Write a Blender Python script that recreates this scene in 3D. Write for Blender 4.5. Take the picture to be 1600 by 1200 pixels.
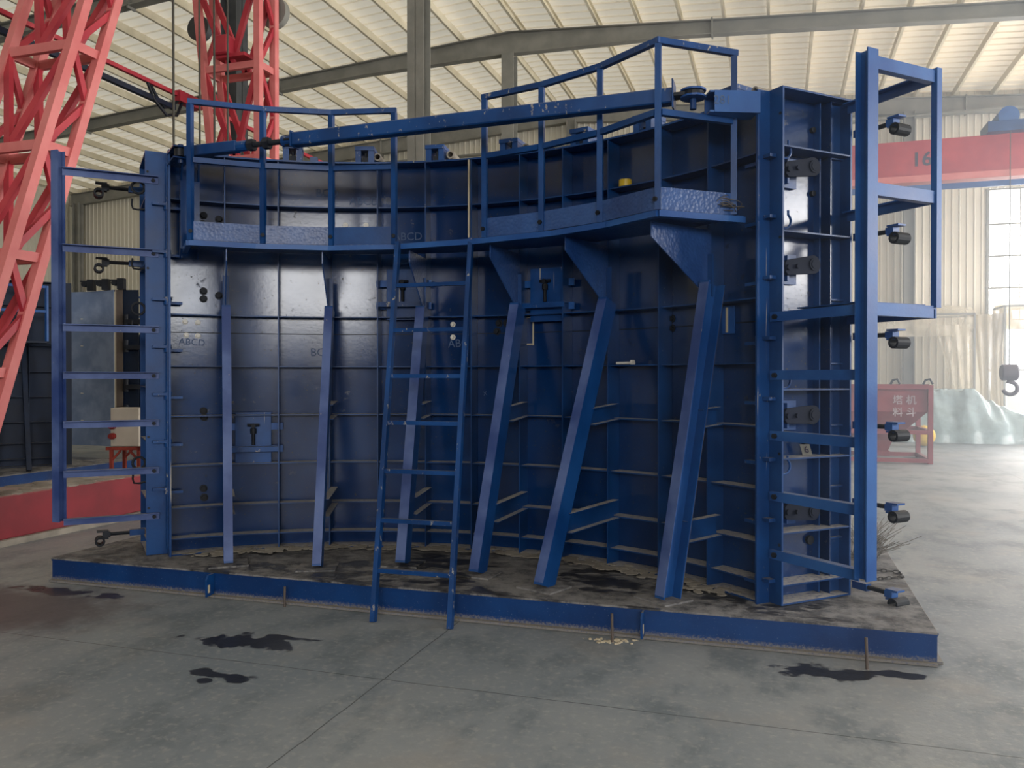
import bpy, math, random
from math import sin, cos, radians, pi, atan, sqrt, hypot, degrees
from mathutils import Vector, Matrix

random.seed(7)
scn = bpy.context.scene
col = scn.collection
for o in list(bpy.data.objects):
    bpy.data.objects.remove(o)

# ------------------------------------------------------------------ camera
FPX, YAW, CAMH = 1294.0, radians(17.78), 1.7
PIT = atan(10 / FPX)
cam = bpy.data.cameras.new('camera')
cam.sensor_fit = 'HORIZONTAL'; cam.sensor_width = 36.0
cam.lens = FPX * 36.0 / 1600.0
cam.clip_start = 0.05; cam.clip_end = 400
camo = bpy.data.objects.new('camera', cam); col.objects.link(camo)
camo.location = (0, 0, CAMH)
camo.rotation_euler = (pi / 2 - PIT, 0, YAW)
scn.camera = camo

# ------------------------------------------------------------------ world, light, exposure
world = bpy.data.worlds.new('sky'); scn.world = world
world.use_nodes = True
bg = world.node_tree.nodes['Background']
bg.inputs[0].default_value = (0.92, 0.96, 1.0, 1); bg.inputs[1].default_value = 2.6

def area(name, loc, rot, sx, sy, watts, rgb):
    l = bpy.data.lights.new(name, 'AREA'); l.shape = 'RECTANGLE'
    l.size = sx; l.size_y = sy; l.energy = watts; l.color = rgb
    o = bpy.data.objects.new(name, l); col.objects.link(o)
    o.location = loc; o.rotation_euler = rot
    return o
# daylight entering by the tall doorway in the far gable wall
area('doorway_daylight', (10.3, 28.6, 3.6), (radians(-90), 0, 0), 9.0, 7.0, 3000, (1.0, 0.98, 0.95))
# daylight entering by the high window band of the long side wall beside the mould
area('side_window_daylight', (14.8, 14.5, 4.9), (0, radians(90), 0), 2.6, 23.0, 4200, (0.98, 0.99, 1.0))
area('side_window_daylight_rear', (14.8, -10.5, 4.9), (0, radians(90), 0), 2.6, 9.0, 900, (0.98, 0.99, 1.0))
# daylight entering by the tall gable window behind the viewpoint
area('rear_window_daylight', (7.0, -23.7, 6.5), (radians(90), 0, 0), 14.0, 4.6, 3000, (1.0, 0.99, 0.98))

scn.view_settings.view_transform = 'Standard'
scn.view_settings.look = 'None'
scn.view_settings.exposure = 0.0
scn.view_settings.gamma = 1.0
scn.view_settings.use_curve_mapping = False

# ------------------------------------------------------------------ helpers: picture point -> place
CAM = Vector((0, 0, CAMH))
FW = Vector((-sin(YAW) * cos(PIT), cos(YAW) * cos(PIT), -sin(PIT)))
RT = Vector((cos(YAW), sin(YAW), 0)); UP = RT.cross(FW)
def ray(px, py): return FW + RT * ((px - 800) / FPX) - UP * ((py - 600) / FPX)
def atz(px, py, z): d = ray(px, py); return CAM + d * ((z - CAMH) / d.z)
def aty(px, py, y): d = ray(px, py); return CAM + d * (y / d.y)
def atx(px, py, x): d = ray(px, py); return CAM + d * (x / d.x)
CX, CY = -2.48, 3.45                    # axis of the curved mould
RS, RI = 3.45, 3.28                     # skin radius, rib edge radius
def atcyl(px, py, r):
    d = ray(px, py); ox, oy = -CX, -CY
    a = d.x ** 2 + d.y ** 2; b = 2 * (ox * d.x + oy * d.y); c = ox * ox + oy * oy - r * r
    return CAM + d * ((-b + sqrt(b * b - 4 * a * c)) / (2 * a))
def cy(a, r, z, c=(CX, CY)):
    a = radians(a); return Vector((c[0] + r * sin(a), c[1] + r * cos(a), z))
def rdir(a): a = radians(a); return Vector((sin(a), cos(a), 0))
def tdir(a): a = radians(a); return Vector((cos(a), -sin(a), 0))
Z = Vector((0, 0, 1))

# ------------------------------------------------------------------ helpers: mesh building
class MB:
    def __init__(s): s.v = []; s.f = []
    def add(s, vs, fs):
        n = len(s.v); s.v += [Vector(p) for p in vs]; s.f += [tuple(i + n for i in f) for f in fs]; return s
    def hexa(s, p):     # 8 points: bottom ring 0-3, top ring 4-7
        return s.add(p, [(3, 2, 1, 0), (4, 5, 6, 7), (0, 1, 5, 4), (1, 2, 6, 5), (2, 3, 7, 6), (3, 0, 4, 7)])
    def box(s, c, sx, sy, sz, X=Vector((1, 0, 0)), Y=Vector((0, 1, 0)), ZZ=Z):
        c = Vector(c); X = X * (sx / 2); Y = Y * (sy / 2); W = ZZ * (sz / 2)
        return s.hexa([c - X - Y - W, c + X - Y - W, c + X + Y - W, c - X + Y - W,
                       c - X - Y + W, c + X - Y + W, c + X + Y + W, c - X + Y + W])
    def bb(s, a, b):
        a = Vector(a); b = Vector(b); d = b - a
        return s.box((a + b) / 2, abs(d.x), abs(d.y), abs(d.z))
    def frame(s, p0, p1, side):
        d = (p1 - p0).normalized(); X = (side - d * side.dot(d)).normalized(); Y = d.cross(X); return d, X, Y
    def sweep(s, prof, p0, p1, side):   # closed 2D outline carried from p0 to p1; outline x runs along side
        p0 = Vector(p0); p1 = Vector(p1); d, X, Y = s.frame(p0, p1, side); n = len(prof)
        vs = [p0 + X * a + Y * b for a, b in prof] + [p1 + X * a + Y * b for a, b in prof]
        fs = [(i, (i + 1) % n, n + (i + 1) % n, n + i) for i in range(n)] + [tuple(range(n - 1, -1, -1)), tuple(range(n, 2 * n))]
        return s.add(vs, fs)
    def bar(s, p0, p1, w, h, side=Vector((1, 0, 0))):
        return s.sweep([(-w / 2, -h / 2), (w / 2, -h / 2), (w / 2, h / 2), (-w / 2, h / 2)], p0, p1, side)
    def tube(s, p0, p1, r, n=12, r2=None):
        p0 = Vector(p0); p1 = Vector(p1); d = (p1 - p0).normalized()
        side = Vector((1, 0, 0)) if abs(d.x) < 0.8 else Vector((0, 1, 0)); d, X, Y = s.frame(p0, p1, side)
        r2 = r if r2 is None else r2
        vs = [p0 + (X * cos(2 * pi * i / n) + Y * sin(2 * pi * i / n)) * r for i in range(n)]
        vs += [p1 + (X * cos(2 * pi * i / n) + Y * sin(2 * pi * i / n)) * r2 for i in range(n)]
        return s.add(vs, [(i, (i + 1) % n, n + (i + 1) % n, n + i) for i in range(n)] + [tuple(range(n - 1, -1, -1)), tuple(range(n, 2 * n))])
    def pipe(s, p0, p1, ro, ri, n=14):  # hollow
        p0 = Vector(p0); p1 = Vector(p1); d = (p1 - p0).normalized()
        side = Vector((1, 0, 0)) if abs(d.x) < 0.8 else Vector((0, 1, 0)); d, X, Y = s.frame(p0, p1, side)
        rings = []
        for p, r in ((p0, ro), (p1, ro), (p1, ri), (p0, ri)):
            rings.append([p + (X * cos(2 * pi * i / n) + Y * sin(2 * pi * i / n)) * r for i in range(n)])
        vs = sum(rings, []); fs = []
        for k in range(4):
            a, b = k * n, ((k + 1) % 4) * n
            fs += [(a + i, a + (i + 1) % n, b + (i + 1) % n, b + i) for i in range(n)]
        return s.add(vs, fs)
    def path(s, pts, r, n=8):           # bent rod
        pts = [Vector(p) for p in pts]; rings = []
        prev = None
        for i, p in enumerate(pts):
            d = (pts[min(i + 1, len(pts) - 1)] - pts[max(i - 1, 0)]).normalized()
            if prev is None: prev = Vector((0, 0, 1)) if abs(d.z) < 0.9 else Vector((1, 0, 0))
            X = (prev - d * prev.dot(d)).normalized(); prev = X; Y = d.cross(X)
            rings.append([p + (X * cos(2 * pi * k / n) + Y * sin(2 * pi * k / n)) * r for k in range(n)])
        vs = sum(rings, []); fs = [tuple(range(n - 1, -1, -1)), tuple(range((len(pts) - 1) * n, len(pts) * n))]
        for a in range(len(pts) - 1):
            fs += [(a * n + k, a * n + (k + 1) % n, (a + 1) * n + (k + 1) % n, (a + 1) * n + k) for k in range(n)]
        return s.add(vs, fs)
    def plate(s, pts, normal, th):      # flat outline with thickness
        pts = [Vector(p) for p in pts]; n = len(pts); N = Vector(normal).normalized() * (th / 2)
        return s.add([p - N for p in pts] + [p + N for p in pts],
                     [(i, (i + 1) % n, n + (i + 1) % n, n + i) for i in range(n)] + [tuple(range(n - 1, -1, -1)), tuple(range(n, 2 * n))])
    def arc(s, r0, r1, z0, z1, a0, a1, n=46, c=(CX, CY)):
        vs = []; fs = []
        for i in range(n + 1):
            a = a0 + (a1 - a0) * i / n
            vs += [cy(a, r0, z0, c), cy(a, r1, z0, c), cy(a, r1, z1, c), cy(a, r0, z1, c)]
        for i in range(n):
            k = 4 * i
            for j in range(4): fs.append((k + j, k + (j + 1) % 4, k + 4 + (j + 1) % 4, k + 4 + j))
        fs += [(3, 2, 1, 0), (4 * n, 4 * n + 1, 4 * n + 2, 4 * n + 3)]
        return s.add(vs, fs)
    def sphere(s, c, r, n=10, m=7, sz=1.0):
        c = Vector(c); vs = [c + Vector((0, 0, -r * sz))]
        for j in range(1, m):
            t = -pi / 2 + pi * j / m
            vs += [c + Vector((r * cos(t) * cos(2 * pi * i / n), r * cos(t) * sin(2 * pi * i / n), r * sz * sin(t))) for i in range(n)]
        vs.append(c + Vector((0, 0, r * sz))); fs = []
        for i in range(n): fs.append((0, 1 + (i + 1) % n, 1 + i))
        for j in range(m - 2):
            fs += [(1 + j * n + i, 1 + j * n + (i + 1) % n, 1 + (j + 1) * n + (i + 1) % n, 1 + (j + 1) * n + i) for i in range(n)]
        L = len(vs) - 1
        for i in range(n): fs.append((1 + (m - 2) * n + i, 1 + (m - 2) * n + (i + 1) % n, L))
        return s.add(vs, fs)
    def build(s, name, mat, parent=None, loc=None, smooth=False, bevel=0.0):
        me = bpy.data.meshes.new(name)
        org = Vector(loc) if loc is not None else (W0[parent] if parent is not None else Vector((0, 0, 0)))
        me.from_pydata([v - org for v in s.v], [], s.f); me.validate(); me.update()
        if smooth == 'all': me.polygons.foreach_set('use_smooth', [True] * len(me.polygons))
        elif smooth:
            me.polygons.foreach_set('use_smooth', [True] * len(me.polygons))
            me.set_sharp_from_angle(angle=radians(40))
        me.materials.append(mat)
        o = bpy.data.objects.new(name, me); col.objects.link(o)
        if parent is not None:
            o.parent = parent; o.location = org - W0[parent]
        else: o.location = org
        W0[o] = org
        if bevel:
            b = o.modifiers.new('edge', 'BEVEL'); b.width = bevel; b.segments = 1; b.limit_method = 'ANGLE'; b.angle_limit = radians(50)
        return o
W0 = {}
def tag(o, label, cat, group=None, kind=None):
    o['label'] = label; o['category'] = cat
    if group: o['group'] = group
    if kind: o['kind'] = kind
    return o
def thing(name, loc, label, cat, group=None):
    o = bpy.data.objects.new(name, None); col.objects.link(o); o.location = loc
    o.empty_display_size = 0.1; W0[o] = Vector(loc)
    return tag(o, label, cat, group)
def struct(mb, name, mat, smooth=False):
    o = mb.build(name, mat, smooth=smooth); o['kind'] = 'structure'; return o

def Lprof(w=0.05, t=0.006): return [(0, 0), (w, 0), (w, t), (t, t), (t, w), (0, w)]
def Cprof(w, h, t):         # web along y at x=0, flanges towards +x
    return [(0, -h / 2), (w, -h / 2), (w, -h / 2 + t), (t, -h / 2 + t), (t, h / 2 - t), (w, h / 2 - t), (w, h / 2), (0, h / 2)]
def Iprof(w, h, t):
    a = t / 2
    return [(-w / 2, -h / 2), (w / 2, -h / 2), (w / 2, -h / 2 + t), (a, -h / 2 + t), (a, h / 2 - t), (w / 2, h / 2 - t), (w / 2, h / 2),
            (-w / 2, h / 2), (-w / 2, h / 2 - t), (-a, h / 2 - t), (-a, -h / 2 + t), (-w / 2, -h / 2 + t)]

# ------------------------------------------------------------------ materials
def lin(c): return tuple(((x / 255) / 12.92 if x / 255 <= 0.04045 else ((x / 255 + 0.055) / 1.055) ** 2.4) for x in c) + (1.0,)
class NT:
    def __init__(s, name):
        s.m = bpy.data.materials.new(name); s.m.use_nodes = True; s.t = s.m.node_tree
        s.p = s.t.nodes['Principled BSDF']; s.out = s.t.nodes['Material Output']
    def n(s, kind, **kw):
        nd = s.t.nodes.new(kind)
        for k, v in kw.items(): setattr(nd, k, v)
        return nd
    def l(s, a, b): s.t.links.new(a, b)
    def geo(s): 
        if not hasattr(s, '_g'): s._g = s.n('ShaderNodeNewGeometry')
        return s._g
    def pos(s): return s.geo().outputs['Position']
    def noise(s, scale, detail=4, rough=0.55, vec=None, stretch=None):
        nd = s.n('ShaderNodeTexNoise'); nd.inputs['Scale'].default_value = scale
        nd.inputs['Detail'].default_value = detail; nd.inputs['Roughness'].default_value = rough
        v = vec or s.pos()
        if stretch:
            mp = s.n('ShaderNodeMapping'); mp.inputs['Scale'].default_value = stretch; s.l(v, mp.inputs[0]); v = mp.outputs[0]
        s.l(v, nd.inputs['Vector']); return nd.outputs['Fac']
    def math(s, op, a, b=None, c=None, clamp=False):
        nd = s.n('ShaderNodeMath', operation=op, use_clamp=clamp)
        for i, x in enumerate((a, b, c)):
            if x is None: continue
            if isinstance(x, (int, float)): nd.inputs[i].default_value = x
            else: s.l(x, nd.inputs[i])
        return nd.outputs[0]
    def ramp(s, fac, lo, hi): # smooth 0..1 between lo and hi
        nd = s.n('ShaderNodeMapRange', interpolation_type='SMOOTHSTEP'); s.l(fac, nd.inputs[0])
        nd.inputs[1].default_value = lo; nd.inputs[2].default_value = hi; return nd.outputs[0]
    def mix(s, fac, a, b):
        nd = s.n('ShaderNodeMix', data_type='RGBA')
        for sock, x in ((nd.inputs[0], fac), (nd.inputs[6], a), (nd.inputs[7], b)):
            if isinstance(x, (int, float)): sock.default_value = x
            elif isinstance(x, tuple): sock.default_value = x
            else: s.l(x, sock)
        return nd.outputs[2]
    def color(s, x):
        if isinstance(x, tuple): s.p.inputs['Base Color'].default_value = x
        else: s.l(x, s.p.inputs['Base Color'])
    def rough(s, x):
        if isinstance(x, (int, float)): s.p.inputs['Roughness'].default_value = x
        else: s.l(x, s.p.inputs['Roughness'])
    def bump(s, h, strength=0.2, dist=0.01):
        nd = s.n('ShaderNodeBump'); nd.inputs['Strength'].default_value = strength; nd.inputs['Distance'].default_value = dist
        s.l(h, nd.inputs['Height']); s.l(nd.outputs[0], s.p.inputs['Normal'])
    def up(s):              # how far the face looks up
        sp = s.n('ShaderNodeSeparateXYZ'); s.l(s.geo().outputs['True Normal'], sp.inputs[0]); return sp.outputs['Z']
    def xyz(s):
        sp = s.n('ShaderNodeSeparateXYZ'); s.l(s.pos(), sp.inputs[0]); return sp.outputs

def paint(name, c1, c2, rough=0.35, dust=0.75, dust_c=(122, 119, 118), splat=0.0, bump=0.15, bscale=60, spec=0.32, drip=0.0):
    m = NT(name); n1 = m.noise(2.3, 5); n2 = m.noise(38, 3)
    c = m.mix(m.ramp(n1, 0.35, 0.68), lin(c1), lin(c2))
    r = m.math('MULTIPLY_ADD', n1, 0.22, rough - 0.11)
    if splat:
        sp = m.ramp(m.noise(26, 4, 0.7, stretch=(1, 1, 0.5)), 0.70 - 0.06 * splat, 0.75 - 0.06 * splat)
        c = m.mix(m.math('MULTIPLY', sp, 0.85), c, lin((150, 143, 132)))
    if drip:
        sp = m.ramp(m.noise(30, 2, 0.5, stretch=(1, 1, 0.04)), 0.66, 0.70)
        c = m.mix(m.math('MULTIPLY', sp, drip), c, lin((170, 163, 150)))
    if dust:
        u = m.ramp(m.up(), 0.6, 0.9); d = m.math('MULTIPLY', u, m.math('MULTIPLY', m.ramp(n2, 0.25, 0.55), dust))
        c = m.mix(d, c, lin(dust_c)); r = m.math('MAXIMUM', r, m.math('MULTIPLY', d, 0.95))
    m.color(c); m.rough(r); m.p.inputs['Specular IOR Level'].default_value = spec
    if bump: m.bump(m.noise(bscale, 3), bump, 0.004)
    return m.m
M = {}
M['blue'] = paint('blue_steel_paint', (9, 49, 98), (14, 64, 120), 0.36)
def skin_mat():
    m = NT('blue_gloss_skin_paint'); n1 = m.noise(1.7, 5)
    c = m.mix(m.ramp(n1, 0.3, 0.7), lin((6, 35, 76)), lin((9, 46, 92)))
    pit = m.ramp(m.noise(48, 3, 0.6), 0.66, 0.70); smear = m.ramp(m.noise(5.5, 6, 0.7), 0.62, 0.70)
    bad = m.math('MAXIMUM', pit, m.math('MULTIPLY', smear, 0.6))
    m.color(m.mix(bad, c, lin((10, 12, 18)))); r = m.math('MULTIPLY_ADD', m.noise(3.1, 4), 0.10, 0.11)
    m.rough(m.math('MULTIPLY_ADD', bad, 0.45, r)); m.p.inputs['Specular IOR Level'].default_value = 0.5
    m.bump(m.math('ADD', m.noise(34, 3), m.math('MULTIPLY', m.noise(9, 2), 0.5)), 0.09, 0.003); return m.m
M['skin'] = skin_mat()
def beam_mat():     # base edge beam, dirt splashed up from the floor
    m = NT('blue_base_beam_paint'); n1 = m.noise(2.3, 5); _, _, Zp = m.xyz()
    c = m.mix(m.ramp(n1, 0.35, 0.68), lin((9, 44, 92)), lin((13, 55, 108)))
    sp = m.ramp(m.noise(70, 3, 0.6), 0.64, 0.72); c = m.mix(m.math('MULTIPLY', sp, 0.5), c, lin((120, 128, 140)))
    low = m.math('SUBTRACT', 1.0, m.ramp(m.math('ADD', Zp, m.math('MULTIPLY', m.math('SUBTRACT', m.noise(60, 4, 0.7), 0.5), 0.12)), 0.005, 0.055))
    c = m.mix(m.math('MULTIPLY', low, 0.85), c, lin((128, 122, 112)))
    top = m.ramp(m.up(), 0.6, 0.9); c = m.mix(m.math('MULTIPLY', top, 0.9), c, lin((132, 126, 116)))
    m.p.inputs['Specular IOR Level'].default_value = 0.3; m.color(c); m.rough(m.math('MULTIPLY_ADD', low, 0.4, 0.4)); m.bump(m.noise(60, 3), 0.15, 0.004); return m.m
M['beam'] = beam_mat()
M['lever'] = paint('greasy_dark_lever_paint', (16, 22, 36), (26, 32, 48), 0.75, dust=0.2, bump=0, spec=0.15)
M['rib'] = paint('blue_rib_paint', (9, 44, 88), (13, 58, 110), 0.36, dust=0.95, dust_c=(168, 163, 158), splat=0.25)
M['splat'] = paint('blue_paint_with_mortar_splashes', (9, 48, 96), (14, 63, 120), 0.36, dust=0.6, splat=1.3)
M['drip'] = paint('blue_paint_with_mortar_runs', (10, 50, 100), (16, 66, 124), 0.36, dust=0.8, splat=0.4, drip=0.9)
M['worn'] = paint('scuffed_blue_paint', (40, 60, 112), (80, 98, 144), 0.45, dust=0.5, splat=0.3)
M['prop'] = paint('scratched_blue_channel_paint', (11, 54, 108), (20, 68, 126), 0.40, dust=0.4)
M['bare'] = paint('dusty_brown_steel', (66, 62, 66), (88, 82, 80), 0.6, dust=0.2)
M['ltblue'] = paint('lighter_blue_paint', (26, 68, 128), (42, 88, 148), 0.42, dust=0.6)
M['dark'] = paint('black_grimy_steel', (16, 20, 28), (28, 32, 42), 0.55, dust=0.3)
M['red'] = paint('red_crane_paint', (160, 42, 56), (176, 58, 66), 0.5, dust=0.15, bump=0.05)
M['red2'] = paint('lit_red_crane_paint', (196, 104, 102), (206, 122, 118), 0.55, dust=0.2, bump=0.05)  # chord red raised to its lit tone; braces carry the shaded crimson
M['redbeam'] = paint('red_ground_beam_paint', (112, 26, 36), (128, 34, 44), 0.55, dust=0.9, dust_c=(150, 142, 134), bump=0.05)
M['steel'] = paint('grey_primed_steel', (120, 119, 112), (134, 132, 124), 0.6, dust=0, bump=0)
M['darksteel'] = paint('dark_grey_steel', (58, 60, 62), (74, 76, 78), 0.55, dust=0, bump=0)
M['purlin'] = paint('galvanised_purlin', (200, 190, 164), (214, 204, 180), 0.4, dust=0, bump=0)
M['mortar'] = paint('cream_mortar', (168, 156, 134), (190, 178, 156), 0.9, dust=0, bump=0.4)
M['bolt'] = paint('dark_bolt_steel', (14, 17, 24), (26, 30, 38), 0.6, dust=0.2, bump=0, spec=0.25)
M['zinc'] = paint('bright_zinc_bolt', (190, 186, 178), (214, 208, 196), 0.3, dust=0, bump=0)
M['brass'] = paint('yellow_tape', (176, 146, 34), (200, 172, 60), 0.35, dust=0, bump=0.05)
M['wire'] = paint('rusty_tie_wire', (70, 66, 62), (104, 98, 92), 0.6, dust=0, bump=0)
M['chain'] = paint('dull_chain_steel', (56, 54, 54), (84, 80, 78), 0.5, dust=0, bump=0)
M['straw'] = paint('dry_weed_stalk', (92, 88, 80), (118, 112, 102), 0.9, dust=0, bump=0)
M['chalk'] = paint('chalk_mark', (66, 82, 112), (80, 96, 124), 0.9, dust=0, bump=0)
M['white'] = paint('white_lettering', (196, 190, 190), (214, 208, 206), 0.7, dust=0, bump=0)
M['fade'] = paint('faded_white_lettering', (150, 136, 142), (172, 160, 164), 0.8, dust=0, bump=0)
M['dark_navy'] = paint('shade_darkened_navy_paint', (8, 20, 38), (13, 30, 54), 0.5, dust=0.5)  # shade on the moulds behind put into the colour; one rail shares it
M['ink'] = paint('dark_lettering', (52, 44, 66), (60, 52, 74), 0.7, dust=0, bump=0)
M['beige'] = paint('beige_enamel', (176, 166, 152), (186, 176, 162), 0.5, dust=0, bump=0)
M['redox'] = paint('red_oxide_paint', (120, 44, 34), (142, 56, 44), 0.6, dust=0.3, bump=0.05)
M['sock'] = paint('red_socket_plastic', (112, 30, 28), (124, 36, 32), 0.5, dust=0, bump=0)
M['hopper'] = paint('red_brown_hopper_paint', (122, 54, 64), (140, 70, 76), 0.55, dust=0.4, bump=0.1)
M['grit'] = paint('concrete_dust', (120, 114, 106), (150, 143, 132), 0.95, dust=0, bump=0.6, bscale=90)
M['cast'] = paint('bare_casting_steel', (112, 130, 164), (140, 156, 188), 0.42, dust=0, bump=0.1, bscale=12)
M['rust'] = paint('rusty_edge_steel', (78, 70, 66), (98, 86, 78), 0.7, dust=0, bump=0.2)
M['yellow'] = paint('yellow_sack', (196, 158, 40), (214, 180, 70), 0.7, dust=0, bump=0.2)
M['rope'] = paint('steel_wire_rope', (58, 56, 50), (74, 72, 62), 0.6, dust=0, bump=0)
M['ochre'] = paint('tan_timber', (158, 144, 126), (172, 158, 138), 0.8, dust=0, bump=0.1)
M['hook'] = paint('dark_hook_paint', (70, 62, 72), (92, 84, 92), 0.5, dust=0, bump=0)
M['tread'] = paint('blue_tread_plate', (24, 54, 104), (40, 74, 130), 0.34, dust=0.5, bump=0)
def tread():
    m = NT('blue_checker_plate'); n1 = m.noise(3, 4)
    m.color(m.mix(m.ramp(n1, 0.3, 0.7), lin((24, 54, 104)), lin((42, 76, 130)))); m.rough(0.34)
    v = m.n('ShaderNodeTexVoronoi'); v.inputs['Scale'].default_value = 42; m.l(m.pos(), v.inputs['Vector'])
    m.bump(m.math('SUBTRACT', 1.0, v.outputs['Distance']), 0.4, 0.006); return m.m
M['tread'] = tread()

def deck_mat():
    m = NT('dusty_deck_plate'); n1 = m.noise(1.6, 6, 0.65); n2 = m.noise(7, 6, 0.7); n3 = m.noise(60, 3)
    c = m.mix(m.ramp(n2, 0.35, 0.62), lin((66, 66, 70)), lin((122, 120, 120)))
    c = m.mix(m.math('MULTIPLY', m.ramp(n3, 0.5, 0.7), 0.35), c, lin((142, 136, 128)))
    oil = m.ramp(m.noise(1.3, 6, 0.72, stretch=(1, 1.6, 1)), 0.515, 0.575)
    c = m.mix(m.math('MULTIPLY', oil, 0.8), c, lin((18, 18, 22)))
    m.color(c); m.rough(m.math('MULTIPLY_ADD', oil, -0.5, 0.88)); m.bump(n2, 0.5, 0.012); return m.m
M['deck'] = deck_mat()

def floor_mat():
    m = NT('trowelled_concrete_floor'); X, Y, _ = m.xyz()
    n1 = m.noise(0.35, 6, 0.6); n2 = m.noise(2.2, 6, 0.65, stretch=(1, 0.6, 1)); n3 = m.noise(22, 4, 0.6)
    c = m.mix(m.ramp(n1, 0.3, 0.7), lin((108, 116, 123)), lin((142, 144, 144)))
    c = m.mix(m.math('MULTIPLY', m.ramp(n2, 0.46, 0.66), 0.7), c, lin((88, 97, 103)))
    c = m.mix(m.math('MULTIPLY', m.ramp(n3, 0.5, 0.72), 0.45), c, lin((160, 158, 154)))
    dst = m.ramp(m.noise(1.1, 5, 0.6), 0.5, 0.7)
    c = m.mix(m.math('MULTIPLY', dst, 0.4), c, lin((146, 138, 130)))
    # saw-cut joints
    def near(s, at, w): return m.math('LESS_THAN', m.math('ABSOLUTE', m.math('SUBTRACT', s, at)), w)
    wob = m.math('MULTIPLY', m.math('SUBTRACT', m.noise(3, 3), 0.5), 0.02)
    j = None
    for s, at in ((X, -2.11), (Y, 4.21), (X, 3.9), (Y, 10.2), (Y, 16.2), (Y, 22.2), (X, -8.1)):
        k = near(m.math('ADD', s, wob), at, 0.004); j = k if j is None else m.math('MAXIMUM', j, k)
    c = m.mix(m.math('MULTIPLY', j, 0.75), c, lin((44, 46, 48)))
    # oil spills
    warp = m.n('ShaderNodeTexNoise'); warp.inputs['Scale'].default_value = 5.5; warp.inputs['Detail'].default_value = 6
    m.l(m.pos(), warp.inputs['Vector']); w = m.math('SUBTRACT', warp.outputs['Fac'], 0.5)
    oil = None
    spots = [((390, 1003), 0.36, 0.13), ((350, 1056), 0.22, 0.07), ((318, 1062), 0.06, 0.05), ((445, 996), 0.25, 0.05), ((1290, 1050), 0.30, 0.13),
             ((1400, 1054), 0.22, 0.06), ((100, 925), 0.55, 0.10), ((190, 915), 0.5, 0.09)]
    for (px, py), a, b in spots:
        q = atz(px, py, 0)
        ex = m.math('DIVIDE', m.math('SUBTRACT', X, q.x), a); ey = m.math('DIVIDE', m.math('SUBTRACT', Y, q.y), b)
        d = m.math('ADD', m.math('SQRT', m.math('ADD', m.math('MULTIPLY', ex, ex), m.math('MULTIPLY', ey, ey))), m.math('MULTIPLY', w, 3.0))
        k = m.math('SUBTRACT', 1.0, m.ramp(d, 0.72, 0.95)); oil = k if oil is None else m.math('MAXIMUM', oil, k)
    c = m.mix(m.math('MULTIPLY', oil, 0.93), c, lin((20, 20, 24)))
    # reddish spill left of the base
    q = atz(10, 950, 0)
    ex = m.math('SUBTRACT', X, q.x); ey = m.math('DIVIDE', m.math('SUBTRACT', Y, q.y), 0.6)
    d = m.math('ADD', m.math('SQRT', m.math('ADD', m.math('MULTIPLY', ex, ex), m.math('MULTIPLY', ey, ey))), m.math('MULTIPLY', w, 1.0))
    c = m.mix(m.math('MULTIPLY', m.math('SUBTRACT', 1.0, m.ramp(d, 0.5, 1.3)), 0.75), c, lin((62, 46, 50)))
    m.color(c)
    r = m.math('MULTIPLY_ADD', n2, 0.3, 0.42); m.rough(m.math('MULTIPLY_ADD', oil, -0.25, r))
    m.bump(m.math('ADD', m.noise(9, 6, 0.7), m.math('MULTIPLY', n2, 0.6)), 0.22, 0.012)
    return m.m
M['floor'] = floor_mat()

def flat(name, c1, c2, rough, scale=0.6):
    m = NT(name); m.color(m.mix(m.ramp(m.noise(scale, 4), 0.3, 0.7), lin(c1), lin(c2))); m.rough(rough); return m.m
M['wall'] = flat('cream_wall_cladding', (196, 190, 172), (206, 200, 184), 0.55)
def roof_mat():
    m = NT('pale_translucent_roof_sheet'); tl = m.n('ShaderNodeBsdfTranslucent'); mx = m.n('ShaderNodeMixShader')
    c = m.mix(m.ramp(m.noise(0.25, 4), 0.3, 0.7), lin((212, 196, 166)), lin((228, 212, 184))); m.color(c); m.rough(0.4)
    tl.inputs[0].default_value = lin((255, 247, 228)); mx.inputs[0].default_value = 0.155
    m.l(m.p.outputs[0], mx.inputs[1]); m.l(tl.outputs[0], mx.inputs[2]); m.l(mx.outputs[0], m.out.inputs[0]); return m.m
M['roof'] = roof_mat()
M['wall_grey'] = flat('dark_grey_wall_cladding', (72, 76, 80), (84, 88, 92), 0.7)  # unseen walls toned dark to cut their reflection in the mould skin
M['ground'] = flat('yard_ground', (150, 146, 136), (170, 164, 152), 0.9)
M['glazing'] = None

def film(name, c, alpha, rough=0.15, streak=True, transl=0.4):
    m = NT(name); t = m.n('ShaderNodeBsdfTransparent'); tl = m.n('ShaderNodeBsdfTranslucent'); mx = m.n('ShaderNodeMixShader'); m2 = m.n('ShaderNodeMixShader')
    m.color(lin(c)); m.rough(rough); tl.inputs[0].default_value = lin(c)
    m2.inputs[0].default_value = transl; m.l(m.p.outputs[0], m2.inputs[1]); m.l(tl.outputs[0], m2.inputs[2])
    n = m.noise(1.6, 5, 0.65, stretch=(1, 1, 0.3) if streak else None)
    m.l(m.math('MULTIPLY_ADD', m.ramp(n, 0.35, 0.65), 0.45, alpha - 0.22, clamp=True), mx.inputs[0])
    m.l(t.outputs[0], mx.inputs[1]); m.l(m2.outputs[0], mx.inputs[2]); m.l(mx.outputs[0], m.out.inputs[0])
    m.bump(m.noise(7, 5), 0.35, 0.03)
    return m.m
M['film'] = film('clear_plastic_sheet', (214, 204, 180), 0.46, transl=0.22)
M['film2'] = film('tan_plastic_sheet', (186, 174, 148), 0.85, transl=0.16)
M['tarp'] = film('pale_green_plastic_tarp', (152, 170, 172), 0.86, 0.12, False, 0.15)
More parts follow.
